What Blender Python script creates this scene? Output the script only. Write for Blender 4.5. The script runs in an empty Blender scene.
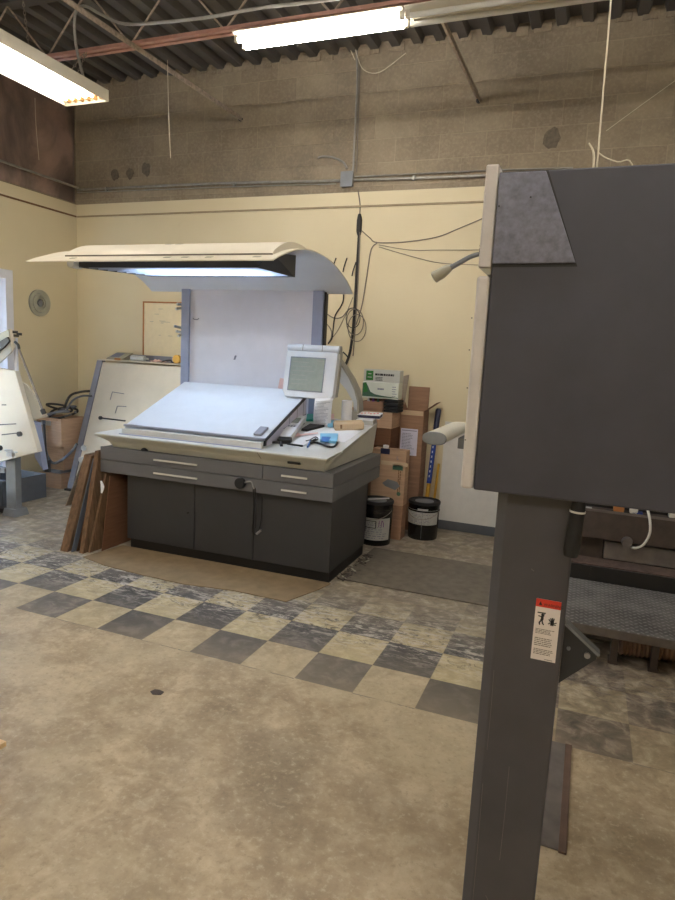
import bpy, bmesh, math, random
from mathutils import Vector, Matrix
random.seed(7)
S = bpy.context.scene
COL = S.collection
PI = math.pi
TILE = .3048

# ---------------------------------------------------------------- camera
YAW, PIT, ROL = math.radians(-21.042), math.radians(8.488), math.radians(2.909)
CAM = Vector((1.2028, -2.9973, 1.5826))
FPX = 640.0
_f = Vector((math.sin(YAW)*math.cos(PIT), math.cos(YAW)*math.cos(PIT), -math.sin(PIT)))
_r = Vector((math.cos(YAW), -math.sin(YAW), 0))
_u = _r.cross(_f)
R2 = _r*math.cos(ROL) + _u*math.sin(ROL)
U2 = -_r*math.sin(ROL) + _u*math.cos(ROL)
cd = bpy.data.cameras.new('camera')
cd.sensor_fit = 'VERTICAL'; cd.sensor_height = 36; cd.lens = FPX*36/900
cd.clip_start = .05; cd.clip_end = 100
cam = bpy.data.objects.new('camera', cd); COL.objects.link(cam)
cam.matrix_world = Matrix(((R2.x, U2.x, -_f.x, CAM.x), (R2.y, U2.y, -_f.y, CAM.y),
                           (R2.z, U2.z, -_f.z, CAM.z), (0, 0, 0, 1)))
S.camera = cam

def ray(x, y): return _f*FPX + R2*(x-337.5) - U2*(y-450)
def plane(x, y, ax, v):
    d = ray(x, y); t = (v-CAM[ax])/d[ax]
    return CAM + d*t
def at(x, y, Y): return plane(x, y, 1, Y)       # measured point on the plane Y = const
def flr(x, y, z=0): return plane(x, y, 2, z)
def sid(x, y, X): return plane(x, y, 0, X)

# ---------------------------------------------------------------- materials
def srgb(r, g, b):
    f = lambda c: c/12.92 if c <= .04045 else ((c+.055)/1.055)**2.4
    return (f(r/255), f(g/255), f(b/255), 1)

MATS = {}
def newmat(name):
    m = bpy.data.materials.new(name); m.use_nodes = True
    nt = m.node_tree; b = nt.nodes['Principled BSDF']
    MATS[name] = m
    return m, nt, b
def N(nt, t, **kw):
    n = nt.nodes.new(t)
    for k, v in kw.items():
        if k.startswith('_'): setattr(n, k[1:], v)
        else: n.inputs[k.replace('__', ' ')].default_value = v
    return n
def L(nt, a, b): nt.links.new(a, b)
def math_(nt, op, a, b=None, c=None):
    n = nt.nodes.new('ShaderNodeMath'); n.operation = op
    for i, v in enumerate((a, b, c)):
        if v is None: continue
        if isinstance(v, (int, float)): n.inputs[i].default_value = v
        else: L(nt, v, n.inputs[i])
    return n.outputs[0]
def mixc(nt, fac, a, b):
    n = nt.nodes.new('ShaderNodeMix'); n.data_type = 'RGBA'
    for idx, v in ((0, fac), (6, a), (7, b)):
        if isinstance(v, (int, float)): n.inputs[idx].default_value = v
        elif isinstance(v, tuple): n.inputs[idx].default_value = v
        else: L(nt, v, n.inputs[idx])
    return n.outputs[2]
def ramp(nt, fac, stops):
    n = nt.nodes.new('ShaderNodeValToRGB')
    el = n.color_ramp.elements
    while len(el) < len(stops): el.new(.5)
    for e, (p, c) in zip(el, stops):
        e.position = p; e.color = c if isinstance(c, tuple) else (c, c, c, 1)
    L(nt, fac, n.inputs[0])
    return n.outputs[0]
def noise(nt, vec, scale, detail=4, rough=.55, dist=0):
    n = N(nt, 'ShaderNodeTexNoise', Scale=scale, Detail=detail, Roughness=rough, Distortion=dist)
    if vec is not None: L(nt, vec, n.inputs['Vector'])
    return n.outputs['Fac']
def objco(nt): return nt.nodes.new('ShaderNodeTexCoord').outputs['Object']
def mapped(nt, vec, sc=(1, 1, 1), rot=(0, 0, 0), loc=(0, 0, 0)):
    n = nt.nodes.new('ShaderNodeMapping'); L(nt, vec, n.inputs[0])
    n.inputs['Scale'].default_value = sc; n.inputs['Rotation'].default_value = rot; n.inputs['Location'].default_value = loc
    return n.outputs[0]
def bump(nt, b, h, strength=.2, dist=.01):
    n = N(nt, 'ShaderNodeBump', Strength=strength, Distance=dist)
    L(nt, h, n.inputs['Height']); L(nt, n.outputs[0], b.inputs['Normal'])
def simple(name, c, rough=.5, metal=0, var=.12, scale=12, bmp=0, spec=.5, streak=None):
    """plain coloured surface with faint procedural variation (dirt, handling marks)"""
    m, nt, b = newmat(name)
    col = srgb(*c); dk = tuple(v*(1-var) for v in col[:3])+(1,); lt = tuple(min(1, v*(1+var)) for v in col[:3])+(1,)
    v = objco(nt)
    if streak: v = mapped(nt, v, streak)
    n = noise(nt, v, scale, 5, .6)
    L(nt, ramp(nt, n, [(.3, dk), (.7, lt)]), b.inputs['Base Color'])
    b.inputs['Roughness'].default_value = rough; b.inputs['Metallic'].default_value = metal
    b.inputs['Specular IOR Level'].default_value = spec
    if bmp: bump(nt, b, noise(nt, objco(nt), scale*6, 3), bmp, .004)
    return m
def emit(name, c, strength):
    m, nt, b = newmat(name)
    b.inputs['Base Color'].default_value = (.8, .8, .8, 1)
    b.inputs['Emission Color'].default_value = c
    b.inputs['Emission Strength'].default_value = strength
    return m

simple('dark_grey_paint', (51, 52, 55), .42, var=.08, scale=6)
simple('console_grey', (84, 86, 90), .5, var=.06, scale=5)
simple('console_drawer_grey', (98, 99, 103), .5, var=.05, scale=5)
simple('press_grey', (62, 63, 72), .5, var=.14, scale=5, bmp=.05)
simple('press_post_grey', (72, 71, 76), .5, var=.16, scale=4, bmp=.05)
simple('speckled_steel', (112, 114, 128), .38, metal=.25, var=.25, scale=60)
simple('off_white_guard', (205, 200, 195), .55, var=.1, scale=9)
simple('desk_cream', (200, 200, 189), .45, var=.05, scale=5)
simple('desk_top_white', (205, 207, 205), .4, var=.05, scale=5)
simple('viewing_white', (208, 214, 222), .5, var=.03, scale=8)
simple('panel_lilac', (222, 222, 232), .6, var=.04, scale=5)
simple('column_blue_grey', (150, 158, 184), .5, var=.08, scale=7)
simple('hood_cream', (224, 216, 196), .5, var=.05, scale=5)
simple('hood_inner', (212, 213, 215), .6, var=.03, scale=5)
simple('black', (18, 18, 19), .45, var=.2)
simple('black_rubber', (24, 24, 25), .7, var=.2)
simple('black_gloss', (14, 14, 15), .25, var=.2)
simple('handle_white', (215, 214, 205), .35, var=.05)
simple('steel', (165, 166, 168), .35, metal=.8, var=.1, scale=20)
simple('galvanised', (158, 156, 148), .45, metal=.5, var=.15, scale=20)
simple('chain_steel', (150, 142, 130), .5, metal=.4)
simple('red_primer', (186, 142, 128), .6, var=.15, scale=15)
simple('rusty_angle', (160, 146, 130), .65, var=.35, scale=30)
simple('monitor_grey', (205, 208, 212), .45, var=.04)
simple('monitor_side', (150, 148, 140), .5, var=.06)
simple('lcd_glass', (142, 150, 142), .2, var=.06, scale=30)
simple('paper_white', (232, 233, 236), .75, var=.03, scale=30)
simple('paper_lilac', (214, 212, 228), .75, var=.03, scale=30)
simple('paper_pink', (226, 190, 184), .75, var=.05, scale=30)
simple('print_grey', (120, 124, 140), .7, var=.1)
simple('print_black', (30, 30, 32), .7, var=.1)
simple('teal_plastic', (44, 148, 130), .5, var=.05)
simple('blue_plastic', (52, 110, 186), .4, var=.1)
simple('light_blue', (128, 190, 222), .5, var=.1)
simple('navy', (30, 36, 66), .45, var=.15)
simple('blue_print', (34, 62, 140), .5, var=.1)
simple('yellow', (206, 158, 50), .5, var=.12)
simple('green_print', (52, 122, 52), .6, var=.18, scale=60)
simple('dark_green_print', (70, 104, 82), .6, var=.15, scale=60)
simple('carton_grey', (186, 188, 180), .65, var=.05)
simple('carton_white', (214, 218, 205), .65, var=.05)
simple('red_label', (214, 62, 44), .5, var=.05)
simple('label_white', (236, 228, 222), .55, var=.03, scale=40)
simple('label_grey', (182, 182, 178), .6, var=.05, scale=40)
simple('purple_ink', (120, 60, 130), .6)
simple('baseboard_grey', (82, 86, 92), .55, var=.1)
simple('white_jamb', (222, 224, 232), .5, var=.04)
simple('machine_cream', (206, 198, 180), .55, var=.05, scale=5)
simple('machine_grey', (118, 122, 126), .5, var=.14, scale=8)
simple('table_frame_grey', (128, 130, 142), .5, var=.1, scale=8)
simple('bin_grey', (92, 97, 106), .55, var=.1)
simple('bin_inside', (30, 32, 38), .8, var=.1)
simple('ring_grey', (160, 158, 142), .6, var=.1)
simple('oak_trim', (168, 112, 62), .5, var=.15, scale=20)
simple('board_cream', (228, 214, 178), .6, var=.04, scale=20)
simple('cork_brown', (118, 88, 58), .8, var=.2, scale=30)
simple('fixture_white', (214, 208, 190), .4, var=.04)
simple('cable_grey', (120, 112, 100), .6, var=.1)
simple('cable_black', (34, 32, 30), .6, var=.1)
simple('string_pale', (205, 195, 170), .8, var=.05)
simple('mat_grey', (106, 99, 88), .85, var=.22, scale=14, bmp=.2)
simple('beam_brown', (66, 56, 50), .6, var=.3, scale=14)
simple('beam_grey', (108, 102, 98), .5, var=.25, scale=10, metal=.2)
simple('beam_rust', (82, 68, 62), .7, var=.35, scale=24)
simple('hose_brown', (140, 112, 94), .6, var=.15)
simple('wall_white_patch', (216, 214, 208), .6, var=.05)
simple('window_frame', (225, 228, 235), .5)
simple('blind_white', (226, 230, 238), .6, var=.02)
simple('plastic_clear_grey', (190, 192, 190), .3, var=.1, scale=30)
simple('pale_wood', (222, 190, 140), .6, var=.12, scale=14, streak=(1, 12, 1))
simple('shadow_line_tan', (158, 142, 112), .7)
simple('scratch_grey', (112, 110, 110), .5)
simple('edging_brown', (96, 76, 64), .7, var=.2)
simple('louvre_blue', (172, 178, 190), .5, var=.03)
simple('wall_glue', (104, 94, 80), .8, var=.3, scale=30)
simple('socket_amber', (196, 150, 92), .5)
simple('grey_ground', (150, 150, 150), .9)

def cardboard(name, c, var=.12, streak=(1, 1, 14), scale=5):
    m, nt, b = newmat(name)
    v = objco(nt)
    n1 = noise(nt, mapped(nt, v, streak), scale, 4)
    n2 = noise(nt, v, 4, 4)
    col = srgb(*c); dk = tuple(q*(1-var) for q in col[:3])+(1,); lt = tuple(min(1, q*(1+var)) for q in col[:3])+(1,)
    a = ramp(nt, n1, [(.3, dk), (.7, lt)])
    dirt = ramp(nt, n2, [(.55, 0.), (.8, 1.)])
    L(nt, mixc(nt, math_(nt, 'MULTIPLY', dirt, .25), a, tuple(q*.6 for q in col[:3])+(1,)), b.inputs['Base Color'])
    b.inputs['Roughness'].default_value = .85
    b.inputs['Specular IOR Level'].default_value = .2
    return m
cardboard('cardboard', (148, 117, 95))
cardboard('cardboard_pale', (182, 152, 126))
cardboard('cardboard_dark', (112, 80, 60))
cardboard('cardboard_grey', (160, 148, 134))
cardboard('cardboard_floor', (138, 119, 92), .14, (1, 1, 1), 9)
cardboard('kraft_wrap', (196, 174, 144), .08)
cardboard('old_wood', (112, 88, 66), .3, (3, 3, .6), 14)
cardboard('old_wood_dark', (80, 58, 42), .3, (3, 3, .6), 14)

# cream painted lower wall, unpainted block upper wall
def wall_cream():
    m, nt, b = newmat('cream_wall_paint')
    v = objco(nt)
    n1 = noise(nt, v, .8, 4); n2 = noise(nt, v, 9, 5)
    a = ramp(nt, n1, [(.3, srgb(210, 197, 162)), (.7, srgb(218, 206, 173))])
    sc = ramp(nt, n2, [(.66, 0.), (.8, 1.)])
    L(nt, mixc(nt, math_(nt, 'MULTIPLY', sc, .18), a, srgb(190, 172, 128)), b.inputs['Base Color'])
    b.inputs['Roughness'].default_value = .6
    bump(nt, b, noise(nt, v, 40, 4), .15, .004)
wall_cream()
def wall_block():
    m, nt, b = newmat('bare_block_wall')
    v = objco(nt)
    sx = nt.nodes.new('ShaderNodeSeparateXYZ'); L(nt, v, sx.inputs[0])
    cx = nt.nodes.new('ShaderNodeCombineXYZ')
    L(nt, math_(nt, 'ADD', sx.outputs[0], sx.outputs[1]), cx.inputs[0])
    L(nt, math_(nt, 'ADD', sx.outputs[2], -.09), cx.inputs[1])
    br = N(nt, 'ShaderNodeTexBrick', Scale=1.0)
    L(nt, cx.outputs[0], br.inputs['Vector'])
    br.offset = .5
    br.inputs['Color1'].default_value = srgb(152, 139, 117); br.inputs['Color2'].default_value = srgb(139, 126, 106)
    br.inputs['Mortar'].default_value = srgb(158, 145, 122)
    br.inputs['Mortar Size'].default_value = .005; br.inputs['Mortar Smooth'].default_value = .4
    br.inputs['Brick Width'].default_value = .4064; br.inputs['Row Height'].default_value = .2032
    n1 = noise(nt, v, 1.6, 6, .65); n2 = noise(nt, v, 45, 4)
    st = ramp(nt, n1, [(.42, 0.), (.72, 1.)])
    c = mixc(nt, math_(nt, 'MULTIPLY', st, .7), br.outputs['Color'], srgb(108, 97, 82))
    c = mixc(nt, math_(nt, 'MULTIPLY', ramp(nt, n2, [(.45, 0.), (.7, 1.)]), .3), c, srgb(176, 162, 140))
    L(nt, c, b.inputs['Base Color']); b.inputs['Roughness'].default_value = .9
    h = math_(nt, 'ADD', math_(nt, 'MULTIPLY', n2, .5), math_(nt, 'MULTIPLY', br.outputs['Fac'], -1.2))
    bump(nt, b, h, .5, .006)
wall_block()
def kraft():
    m, nt, b = newmat('kraft_insulation_paper')
    v = objco(nt)
    n1 = noise(nt, mapped(nt, v, (1, 1, .5)), 2.2, 6, .6, .6); n2 = noise(nt, v, 14, 5)
    a = ramp(nt, n1, [(.36, srgb(98, 84, 78)), (.5, srgb(138, 120, 111)), (.64, srgb(178, 150, 136))])
    L(nt, mixc(nt, math_(nt, 'MULTIPLY', n2, .3), a, srgb(92, 76, 70)), b.inputs['Base Color'])
    b.inputs['Roughness'].default_value = .36
kraft()
simple('deck_metal', (92, 88, 84), .6, var=.18, scale=3, metal=.1)

def floor_mat():
    m, nt, b = newmat('worn_checker_floor')
    v = objco(nt)
    s = nt.nodes.new('ShaderNodeSeparateXYZ'); L(nt, v, s.inputs[0])
    X, Y = s.outputs[0], s.outputs[1]
    tx = math_(nt, 'DIVIDE', X, TILE); ty = math_(nt, 'DIVIDE', Y, TILE)
    fx = math_(nt, 'FLOOR', tx); fy = math_(nt, 'FLOOR', ty)
    par = math_(nt, 'FLOORED_MODULO', math_(nt, 'ADD', fx, fy), 2.0)      # 1 = dark tile
    cb = nt.nodes.new('ShaderNodeCombineXYZ'); L(nt, fx, cb.inputs[0]); L(nt, fy, cb.inputs[1])
    wn = nt.nodes.new('ShaderNodeTexWhiteNoise'); wn.noise_dimensions = '2D'; L(nt, cb.outputs[0], wn.inputs['Vector'])
    rnd = wn.outputs['Value']
    nA = noise(nt, v, 3.0, 6, .6, .3); nB = noise(nt, v, 11, 6, .65, .5); nC = noise(nt, v, 38, 5, .7)
    nD = noise(nt, mapped(nt, v, (1, 1, 1), (0, 0, .6), (5, 2, 0)), 1.2, 5, .6, .4)
    # vinyl tiles
    dark = ramp(nt, nB, [(.34, srgb(64, 61, 61)), (.5, srgb(96, 92, 90)), (.64, srgb(136, 129, 121))])
    dark = mixc(nt, math_(nt, 'MULTIPLY', rnd, .6), dark, srgb(68, 65, 65))
    light = ramp(nt, nB, [(.32, srgb(166, 150, 116)), (.5, srgb(190, 175, 138)), (.66, srgb(212, 200, 166))])
    light = mixc(nt, math_(nt, 'MULTIPLY', rnd, .3), light, srgb(180, 164, 128))
    tiles = mixc(nt, par, light, dark)
    # joints
    frx = math_(nt, 'ABSOLUTE', math_(nt, 'SUBTRACT', math_(nt, 'FRACT', tx), .5))
    fry = math_(nt, 'ABSOLUTE', math_(nt, 'SUBTRACT', math_(nt, 'FRACT', ty), .5))
    jt = math_(nt, 'GREATER_THAN', math_(nt, 'MAXIMUM', frx, fry), .492)
    tiles = mixc(nt, math_(nt, 'MULTIPLY', math_(nt, 'MULTIPLY', jt, .4), math_(nt, 'GREATER_THAN', Y, -.29)), tiles, srgb(120, 104, 78))
    # wear band at the back: pale scuffs and black smears, strongest where y is 0.2..1.1 m
    band = math_(nt, 'MULTIPLY', ramp(nt, math_(nt, 'ADD', math_(nt, 'MULTIPLY', Y, .5), .2), [(.2, 0.), (.38, 1.)]),
                 ramp(nt, math_(nt, 'ADD', math_(nt, 'MULTIPLY', Y, .2), .2), [(.45, 1.), (.7, .45)]))
    scr = noise(nt, mapped(nt, v, (1, 3.2, 1), (0, 0, .3)), 9, 7, .75, 1.0)
    pale = math_(nt, 'MULTIPLY', ramp(nt, scr, [(.5, 0.), (.58, 1.)]), band)
    tiles = mixc(nt, math_(nt, 'MULTIPLY', pale, .85), tiles, srgb(206, 198, 186))
    scr2 = noise(nt, mapped(nt, v, (1.4, 2.4, 1), (0, 0, -.4), (3, 1, 0)), 8, 7, .75, 1.4)
    blk = math_(nt, 'MULTIPLY', ramp(nt, scr2, [(.535, 0.), (.6, 1.)]), math_(nt, 'ADD', math_(nt, 'MULTIPLY', band, .9), .08))
    tiles = mixc(nt, math_(nt, 'MULTIPLY', blk, .85), tiles, srgb(50, 47, 48))
    backgrey = math_(nt, 'MULTIPLY', ramp(nt, math_(nt, 'MULTIPLY', Y, .5), [(.16, 0.), (.42, 1.)]), .85)
    tiles = mixc(nt, backgrey, tiles, ramp(nt, nB, [(.3, srgb(112, 102, 88)), (.5, srgb(142, 132, 116)), (.68, srgb(186, 176, 160))]))
    # worn beige screed in front
    base = ramp(nt, nA, [(.36, srgb(136, 118, 94)), (.5, srgb(168, 149, 121)), (.62, srgb(197, 179, 149))])
    base = mixc(nt, .35, base, ramp(nt, nB, [(.36, srgb(116, 101, 80)), (.5, srgb(168, 150, 122)), (.62, srgb(212, 198, 170))]))
    base = mixc(nt, ramp(nt, nD, [(.52, 0.), (.68, .6)]), base, srgb(202, 188, 158))
    dk = ramp(nt, nD, [(.3, .7), (.46, 0.)])
    base = mixc(nt, dk, base, srgb(128, 114, 94))
    base = mixc(nt, math_(nt, 'MULTIPLY', ramp(nt, nC, [(.54, 0.), (.66, 1.)]), .55), base, srgb(208, 195, 168))
    base = mixc(nt, math_(nt, 'MULTIPLY', ramp(nt, nC, [(.33, 1.), (.45, 0.)]), .5), base, srgb(112, 98, 78))
    spots = noise(nt, v, 6.5, 2, .5)
    base = mixc(nt, ramp(nt, spots, [(.765, 0.), (.79, .7)]), base, srgb(84, 66, 50))
    # a dark trampled patch and a paler trail
    edge = math_(nt, 'ADD', Y, math_(nt, 'MULTIPLY', math_(nt, 'SUBTRACT', nB, .5), .05))
    mask = math_(nt, 'GREATER_THAN', edge, -TILE-.004)
    c = mixc(nt, mask, base, tiles)
    sidewear = math_(nt, 'MULTIPLY', math_(nt, 'MULTIPLY', ramp(nt, math_(nt, 'MULTIPLY', X, .5), [(.5, 0.), (.62, 1.)]), mask), ramp(nt, nD, [(.4, .55), (.6, .85)]))
    c = mixc(nt, sidewear, c, ramp(nt, nB, [(.34, srgb(84, 74, 66)), (.5, srgb(128, 114, 98)), (.64, srgb(182, 168, 146))]))
    # faint beige film creeping over the first rows
    film = math_(nt, 'MULTIPLY', ramp(nt, math_(nt, 'ADD', Y, .5), [(.2, 1.), (.75, 0.)]), ramp(nt, nD, [(.35, .1), (.7, .45)]))
    ghost = math_(nt, 'MULTIPLY', math_(nt, 'MULTIPLY', math_(nt, 'LESS_THAN', Y, 0.0), math_(nt, 'SUBTRACT', 1.0, par)), ramp(nt, nD, [(.4, .35), (.6, .85)]))
    c = mixc(nt, ghost, c, base)
    c = mixc(nt, film, c, srgb(168, 153, 124))
    L(nt, c, b.inputs['Base Color'])
    L(nt, ramp(nt, nB, [(.3, .42), (.7, .62)]), b.inputs['Roughness'])
    b.inputs['Specular IOR Level'].default_value = .35
    bump(nt, b, math_(nt, 'ADD', math_(nt, 'MULTIPLY', nC, .5), nB), .12, .006)
floor_mat()

def diamond_plate():
    m, nt, b = newmat('diamond_tread')
    v = objco(nt)
    q = mapped(nt, v, (30, 30, 30), (0, 0, PI/4), (.3, .2, 0))
    s = nt.nodes.new('ShaderNodeSeparateXYZ'); L(nt, q, s.inputs[0])
    par = math_(nt, 'FLOORED_MODULO', math_(nt, 'ADD', math_(nt, 'FLOOR', s.outputs[0]), math_(nt, 'FLOOR', s.outputs[1])), 2.0)
    lx_ = math_(nt, 'SUBTRACT', math_(nt, 'FRACT', s.outputs[0]), .5); ly_ = math_(nt, 'SUBTRACT', math_(nt, 'FRACT', s.outputs[1]), .5)
    ip = math_(nt, 'SUBTRACT', 1.0, par)
    sh = math_(nt, 'ADD', math_(nt, 'MULTIPLY', lx_, par), math_(nt, 'MULTIPLY', ly_, ip))
    lo = math_(nt, 'ADD', math_(nt, 'MULTIPLY', ly_, par), math_(nt, 'MULTIPLY', lx_, ip))
    d2 = math_(nt, 'ADD', math_(nt, 'POWER', math_(nt, 'ABSOLUTE', math_(nt, 'DIVIDE', sh, .17)), 2.0), math_(nt, 'POWER', math_(nt, 'ABSOLUTE', math_(nt, 'DIVIDE', lo, .47)), 2.0))
    bumpv = ramp(nt, d2, [(.3, 1.), (.95, 0.)])
    n1 = noise(nt, v, 6, 5)
    c = ramp(nt, n1, [(.35, srgb(100, 98, 98)), (.65, srgb(138, 136, 134))])
    L(nt, mixc(nt, math_(nt, 'MULTIPLY', bumpv, .6), c, srgb(190, 188, 184)), b.inputs['Base Color'])
    b.inputs['Metallic'].default_value = .35; b.inputs['Roughness'].default_value = .45
    bump(nt, b, bumpv, .6, .004)
diamond_plate()

emit('tube_lit', (1.0, .945, .89, 1), 9)
emit('tube_lit_strip', (1.0, .945, .90, 1), 39)
emit('tube_daylight', (.60, .77, 1.0, 1), 22)
simple('tube_off', (225, 225, 220), .3, var=.03)
def glass():
    m, nt, b = newmat('door_glass')
    out = nt.nodes['Material Output']
    tr = nt.nodes.new('ShaderNodeBsdfTransparent'); tr.inputs[0].default_value = (.92, .96, 1, 1)
    gl = nt.nodes.new('ShaderNodeBsdfGlossy'); gl.inputs['Roughness'].default_value = .05
    fr = N(nt, 'ShaderNodeFresnel', IOR=1.45)
    mx = nt.nodes.new('ShaderNodeMixShader')
    L(nt, fr.outputs[0], mx.inputs[0]); L(nt, tr.outputs[0], mx.inputs[1]); L(nt, gl.outputs[0], mx.inputs[2])
    L(nt, mx.outputs[0], out.inputs[0])
glass()
def diffuser():
    m, nt, b = newmat('lamp_diffuser')
    b.inputs['Base Color'].default_value = (.85, .88, .92, 1)
    b.inputs['Transmission Weight'].default_value = .0
    b.inputs['Roughness'].default_value = .5
    b.inputs['Emission Color'].default_value = (.66, .80, 1, 1)
    b.inputs['Emission Strength'].default_value = 0.75
diffuser()

# ---------------------------------------------------------------- mesh builder
class MB:
    def __init__(s, T=None): s.v = []; s.f = []; s.mi = []; s.T = T; s.sm = []
    def _p(s, p):
        p = Vector(p)
        if s.T is not None: p = s.T @ p
        s.v.append(p); return len(s.v)-1
    def face(s, idx, m=0, sm=False): s.f.append(tuple(idx)); s.mi.append(m); s.sm.append(sm)
    def poly(s, pts, m=0): s.face([s._p(p) for p in pts], m)
    def box(s, x0, x1, y0, y1, z0, z1, m=0):
        b = len(s.v)
        for z in (z0, z1):
            for x, y in ((x0, y0), (x1, y0), (x1, y1), (x0, y1)): s._p((x, y, z))
        for q in ((0, 3, 2, 1), (4, 5, 6, 7), (0, 1, 5, 4), (1, 2, 6, 5), (2, 3, 7, 6), (3, 0, 4, 7)):
            s.face([b+i for i in q], m)
        return s
    def hexa(s, bot, top, m=0):
        b = len(s.v)
        for p in list(bot)+list(top): s._p(p)
        n = len(bot)
        s.face([b+i for i in reversed(range(n))], m); s.face([b+n+i for i in range(n)], m)
        for i in range(n):
            j = (i+1) % n
            s.face([b+i, b+j, b+n+j, b+n+i], m)
        return s
    def prism(s, pts, ax, a, c, m=0):
        """2-D outline extruded along axis ax from a to c (other two axes in xyz order)"""
        def mk(p, w):
            q = list(p); q.insert(ax, w); return tuple(q)
        return s.hexa([mk(p, a) for p in pts], [mk(p, c) for p in pts], m)
    def slab(s, a, b_, c, d, t, m=0):
        """thick quad: corners a b c d, thickness vector t"""
        t = Vector(t)
        return s.hexa([a, b_, c, d], [Vector(p)+t for p in (a, b_, c, d)], m)
    def cyl(s, p0, p1, r0, r1=None, n=16, m=0, caps=True):
        r1 = r0 if r1 is None else r1
        return s.tube([p0, p1], [r0, r1], n, m, caps, False)
    def tube(s, pts, r, n=10, m=0, caps=True, smooth=True, sub=5):
        pts = [Vector(p) for p in pts]
        rr = r if isinstance(r, (list, tuple)) else [r]*len(pts)
        if smooth and len(pts) > 2:
            q = []; rq = []
            for i in range(len(pts)-1):
                a = pts[max(i-1, 0)]; b = pts[i]; c = pts[i+1]; d = pts[min(i+2, len(pts)-1)]
                for k in range(sub):
                    t = k/sub
                    q.append(.5*((2*b)+(c-a)*t+(2*a-5*b+4*c-d)*t*t+(3*b-a-3*c+d)*t**3))
                    rq.append(rr[i]*(1-t)+rr[i+1]*t)
            q.append(pts[-1]); rq.append(rr[-1]); pts, rr = q, rq
        rings = []
        up = None
        for i, p in enumerate(pts):
            d = (pts[min(i+1, len(pts)-1)]-pts[max(i-1, 0)])
            if d.length < 1e-9: d = Vector((0, 0, 1))
            d.normalize()
            if up is None:
                up = d.orthogonal().normalized()
            else:
                up = up - d*up.dot(d)
                up = up.normalized() if up.length > 1e-6 else d.orthogonal().normalized()
            w = d.cross(up)
            rings.append([s._p(p+(up*math.cos(2*PI*k/n)+w*math.sin(2*PI*k/n))*rr[i]) for k in range(n)])
        for a, b in zip(rings, rings[1:]):
            for k in range(n):
                j = (k+1) % n
                s.face([a[k], a[j], b[j], b[k]], m, True)
        if caps:
            s.face(list(reversed(rings[0])), m); s.face(rings[-1], m)
        return s
    def lathe(s, prof, c, n=32, m=0, axis=2, mats=None):
        """profile [(r, h)...] turned round an axis through c"""
        rings = []
        for r, h in prof:
            ring = []
            for k in range(n):
                a = 2*PI*k/n; x, y = r*math.cos(a), r*math.sin(a)
                p = [(h, x, y), (x, h, y), (x, y, h)][axis]
                ring.append(s._p(Vector(c)+Vector(p)))
            rings.append(ring)
        for i, (a, b) in enumerate(zip(rings, rings[1:])):
            for k in range(n):
                j = (k+1) % n
                s.face([a[k], a[j], b[j], b[k]], mats[i] if mats else m, True)
        s.face(list(reversed(rings[0])), m); s.face(rings[-1], m)
        return s
    def grid(s, fn, nu, nv, m=0, sm=True):
        ids = [[s._p(fn(i/nu, j/nv)) for j in range(nv+1)] for i in range(nu+1)]
        for i in range(nu):
            for j in range(nv):
                s.face([ids[i][j], ids[i+1][j], ids[i+1][j+1], ids[i][j+1]], m, sm)
        return s

WM = {}
def obj(name, mb, mats, parent=None, bev=0, solid=0, label=None, seg=2):
    me = bpy.data.meshes.new(name)
    inv = WM[parent.name].inverted() if parent is not None else None
    vs = [(inv @ p) if inv is not None else p for p in mb.v]
    base = Vector((0, 0, 0))
    o = bpy.data.objects.new(name, me)
    if parent is None:
        xs = [p.x for p in vs]; ys = [p.y for p in vs]; zs = [p.z for p in vs]
        base = Vector(((min(xs)+max(xs))/2, (min(ys)+max(ys))/2, min(zs)))
        if name in ('floor', 'ceiling', 'wall_back', 'wall_left', 'wall_right', 'wall_front'): base = Vector((0, 0, 0))
    me.from_pydata([p-base for p in vs], [], mb.f)
    bm = bmesh.new(); bm.from_mesh(me); bmesh.ops.recalc_face_normals(bm, faces=bm.faces); bm.to_mesh(me); bm.free()
    if isinstance(mats, str): mats = [mats]
    for n in mats: me.materials.append(MATS[n])
    for p, mi, sm in zip(me.polygons, mb.mi, mb.sm): p.material_index = mi; p.use_smooth = sm
    if any(mb.sm): me.set_sharp_from_angle(angle=math.radians(40))
    COL.objects.link(o)
    o.location = base
    WM[o.name] = Matrix.Translation(base)
    if parent is not None: o.parent = parent; WM[o.name] = WM[parent.name].copy()
    if solid:
        md = o.modifiers.new('thickness', 'SOLIDIFY'); md.thickness = solid; md.offset = 0
    if bev:
        md = o.modifiers.new('bevel', 'BEVEL'); md.width = bev; md.segments = seg; md.limit_method = 'ANGLE'; md.angle_limit = math.radians(35)
        md.harden_normals = False
    if label: o['label'] = label
    return o
def tag(o, label, cat, group=None):
    o['label'] = label; o['category'] = cat
    if group: o['group'] = group
    return o
def thing(name, label, cat, loc, rz=0, group=None):
    o = bpy.data.objects.new(name, None); o.empty_display_size = .1; COL.objects.link(o)
    o.location = loc; o.rotation_euler = (0, 0, rz)
    WM[o.name] = Matrix.Translation(Vector(loc)) @ Matrix.Rotation(rz, 4, 'Z')
    tag(o, label, cat, group)
    return o
def struct(name, mb, mats, parent=None, **k):
    o = obj(name, mb, mats, parent, **k)
    if parent is None: o['kind'] = 'structure'
    return o
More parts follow.
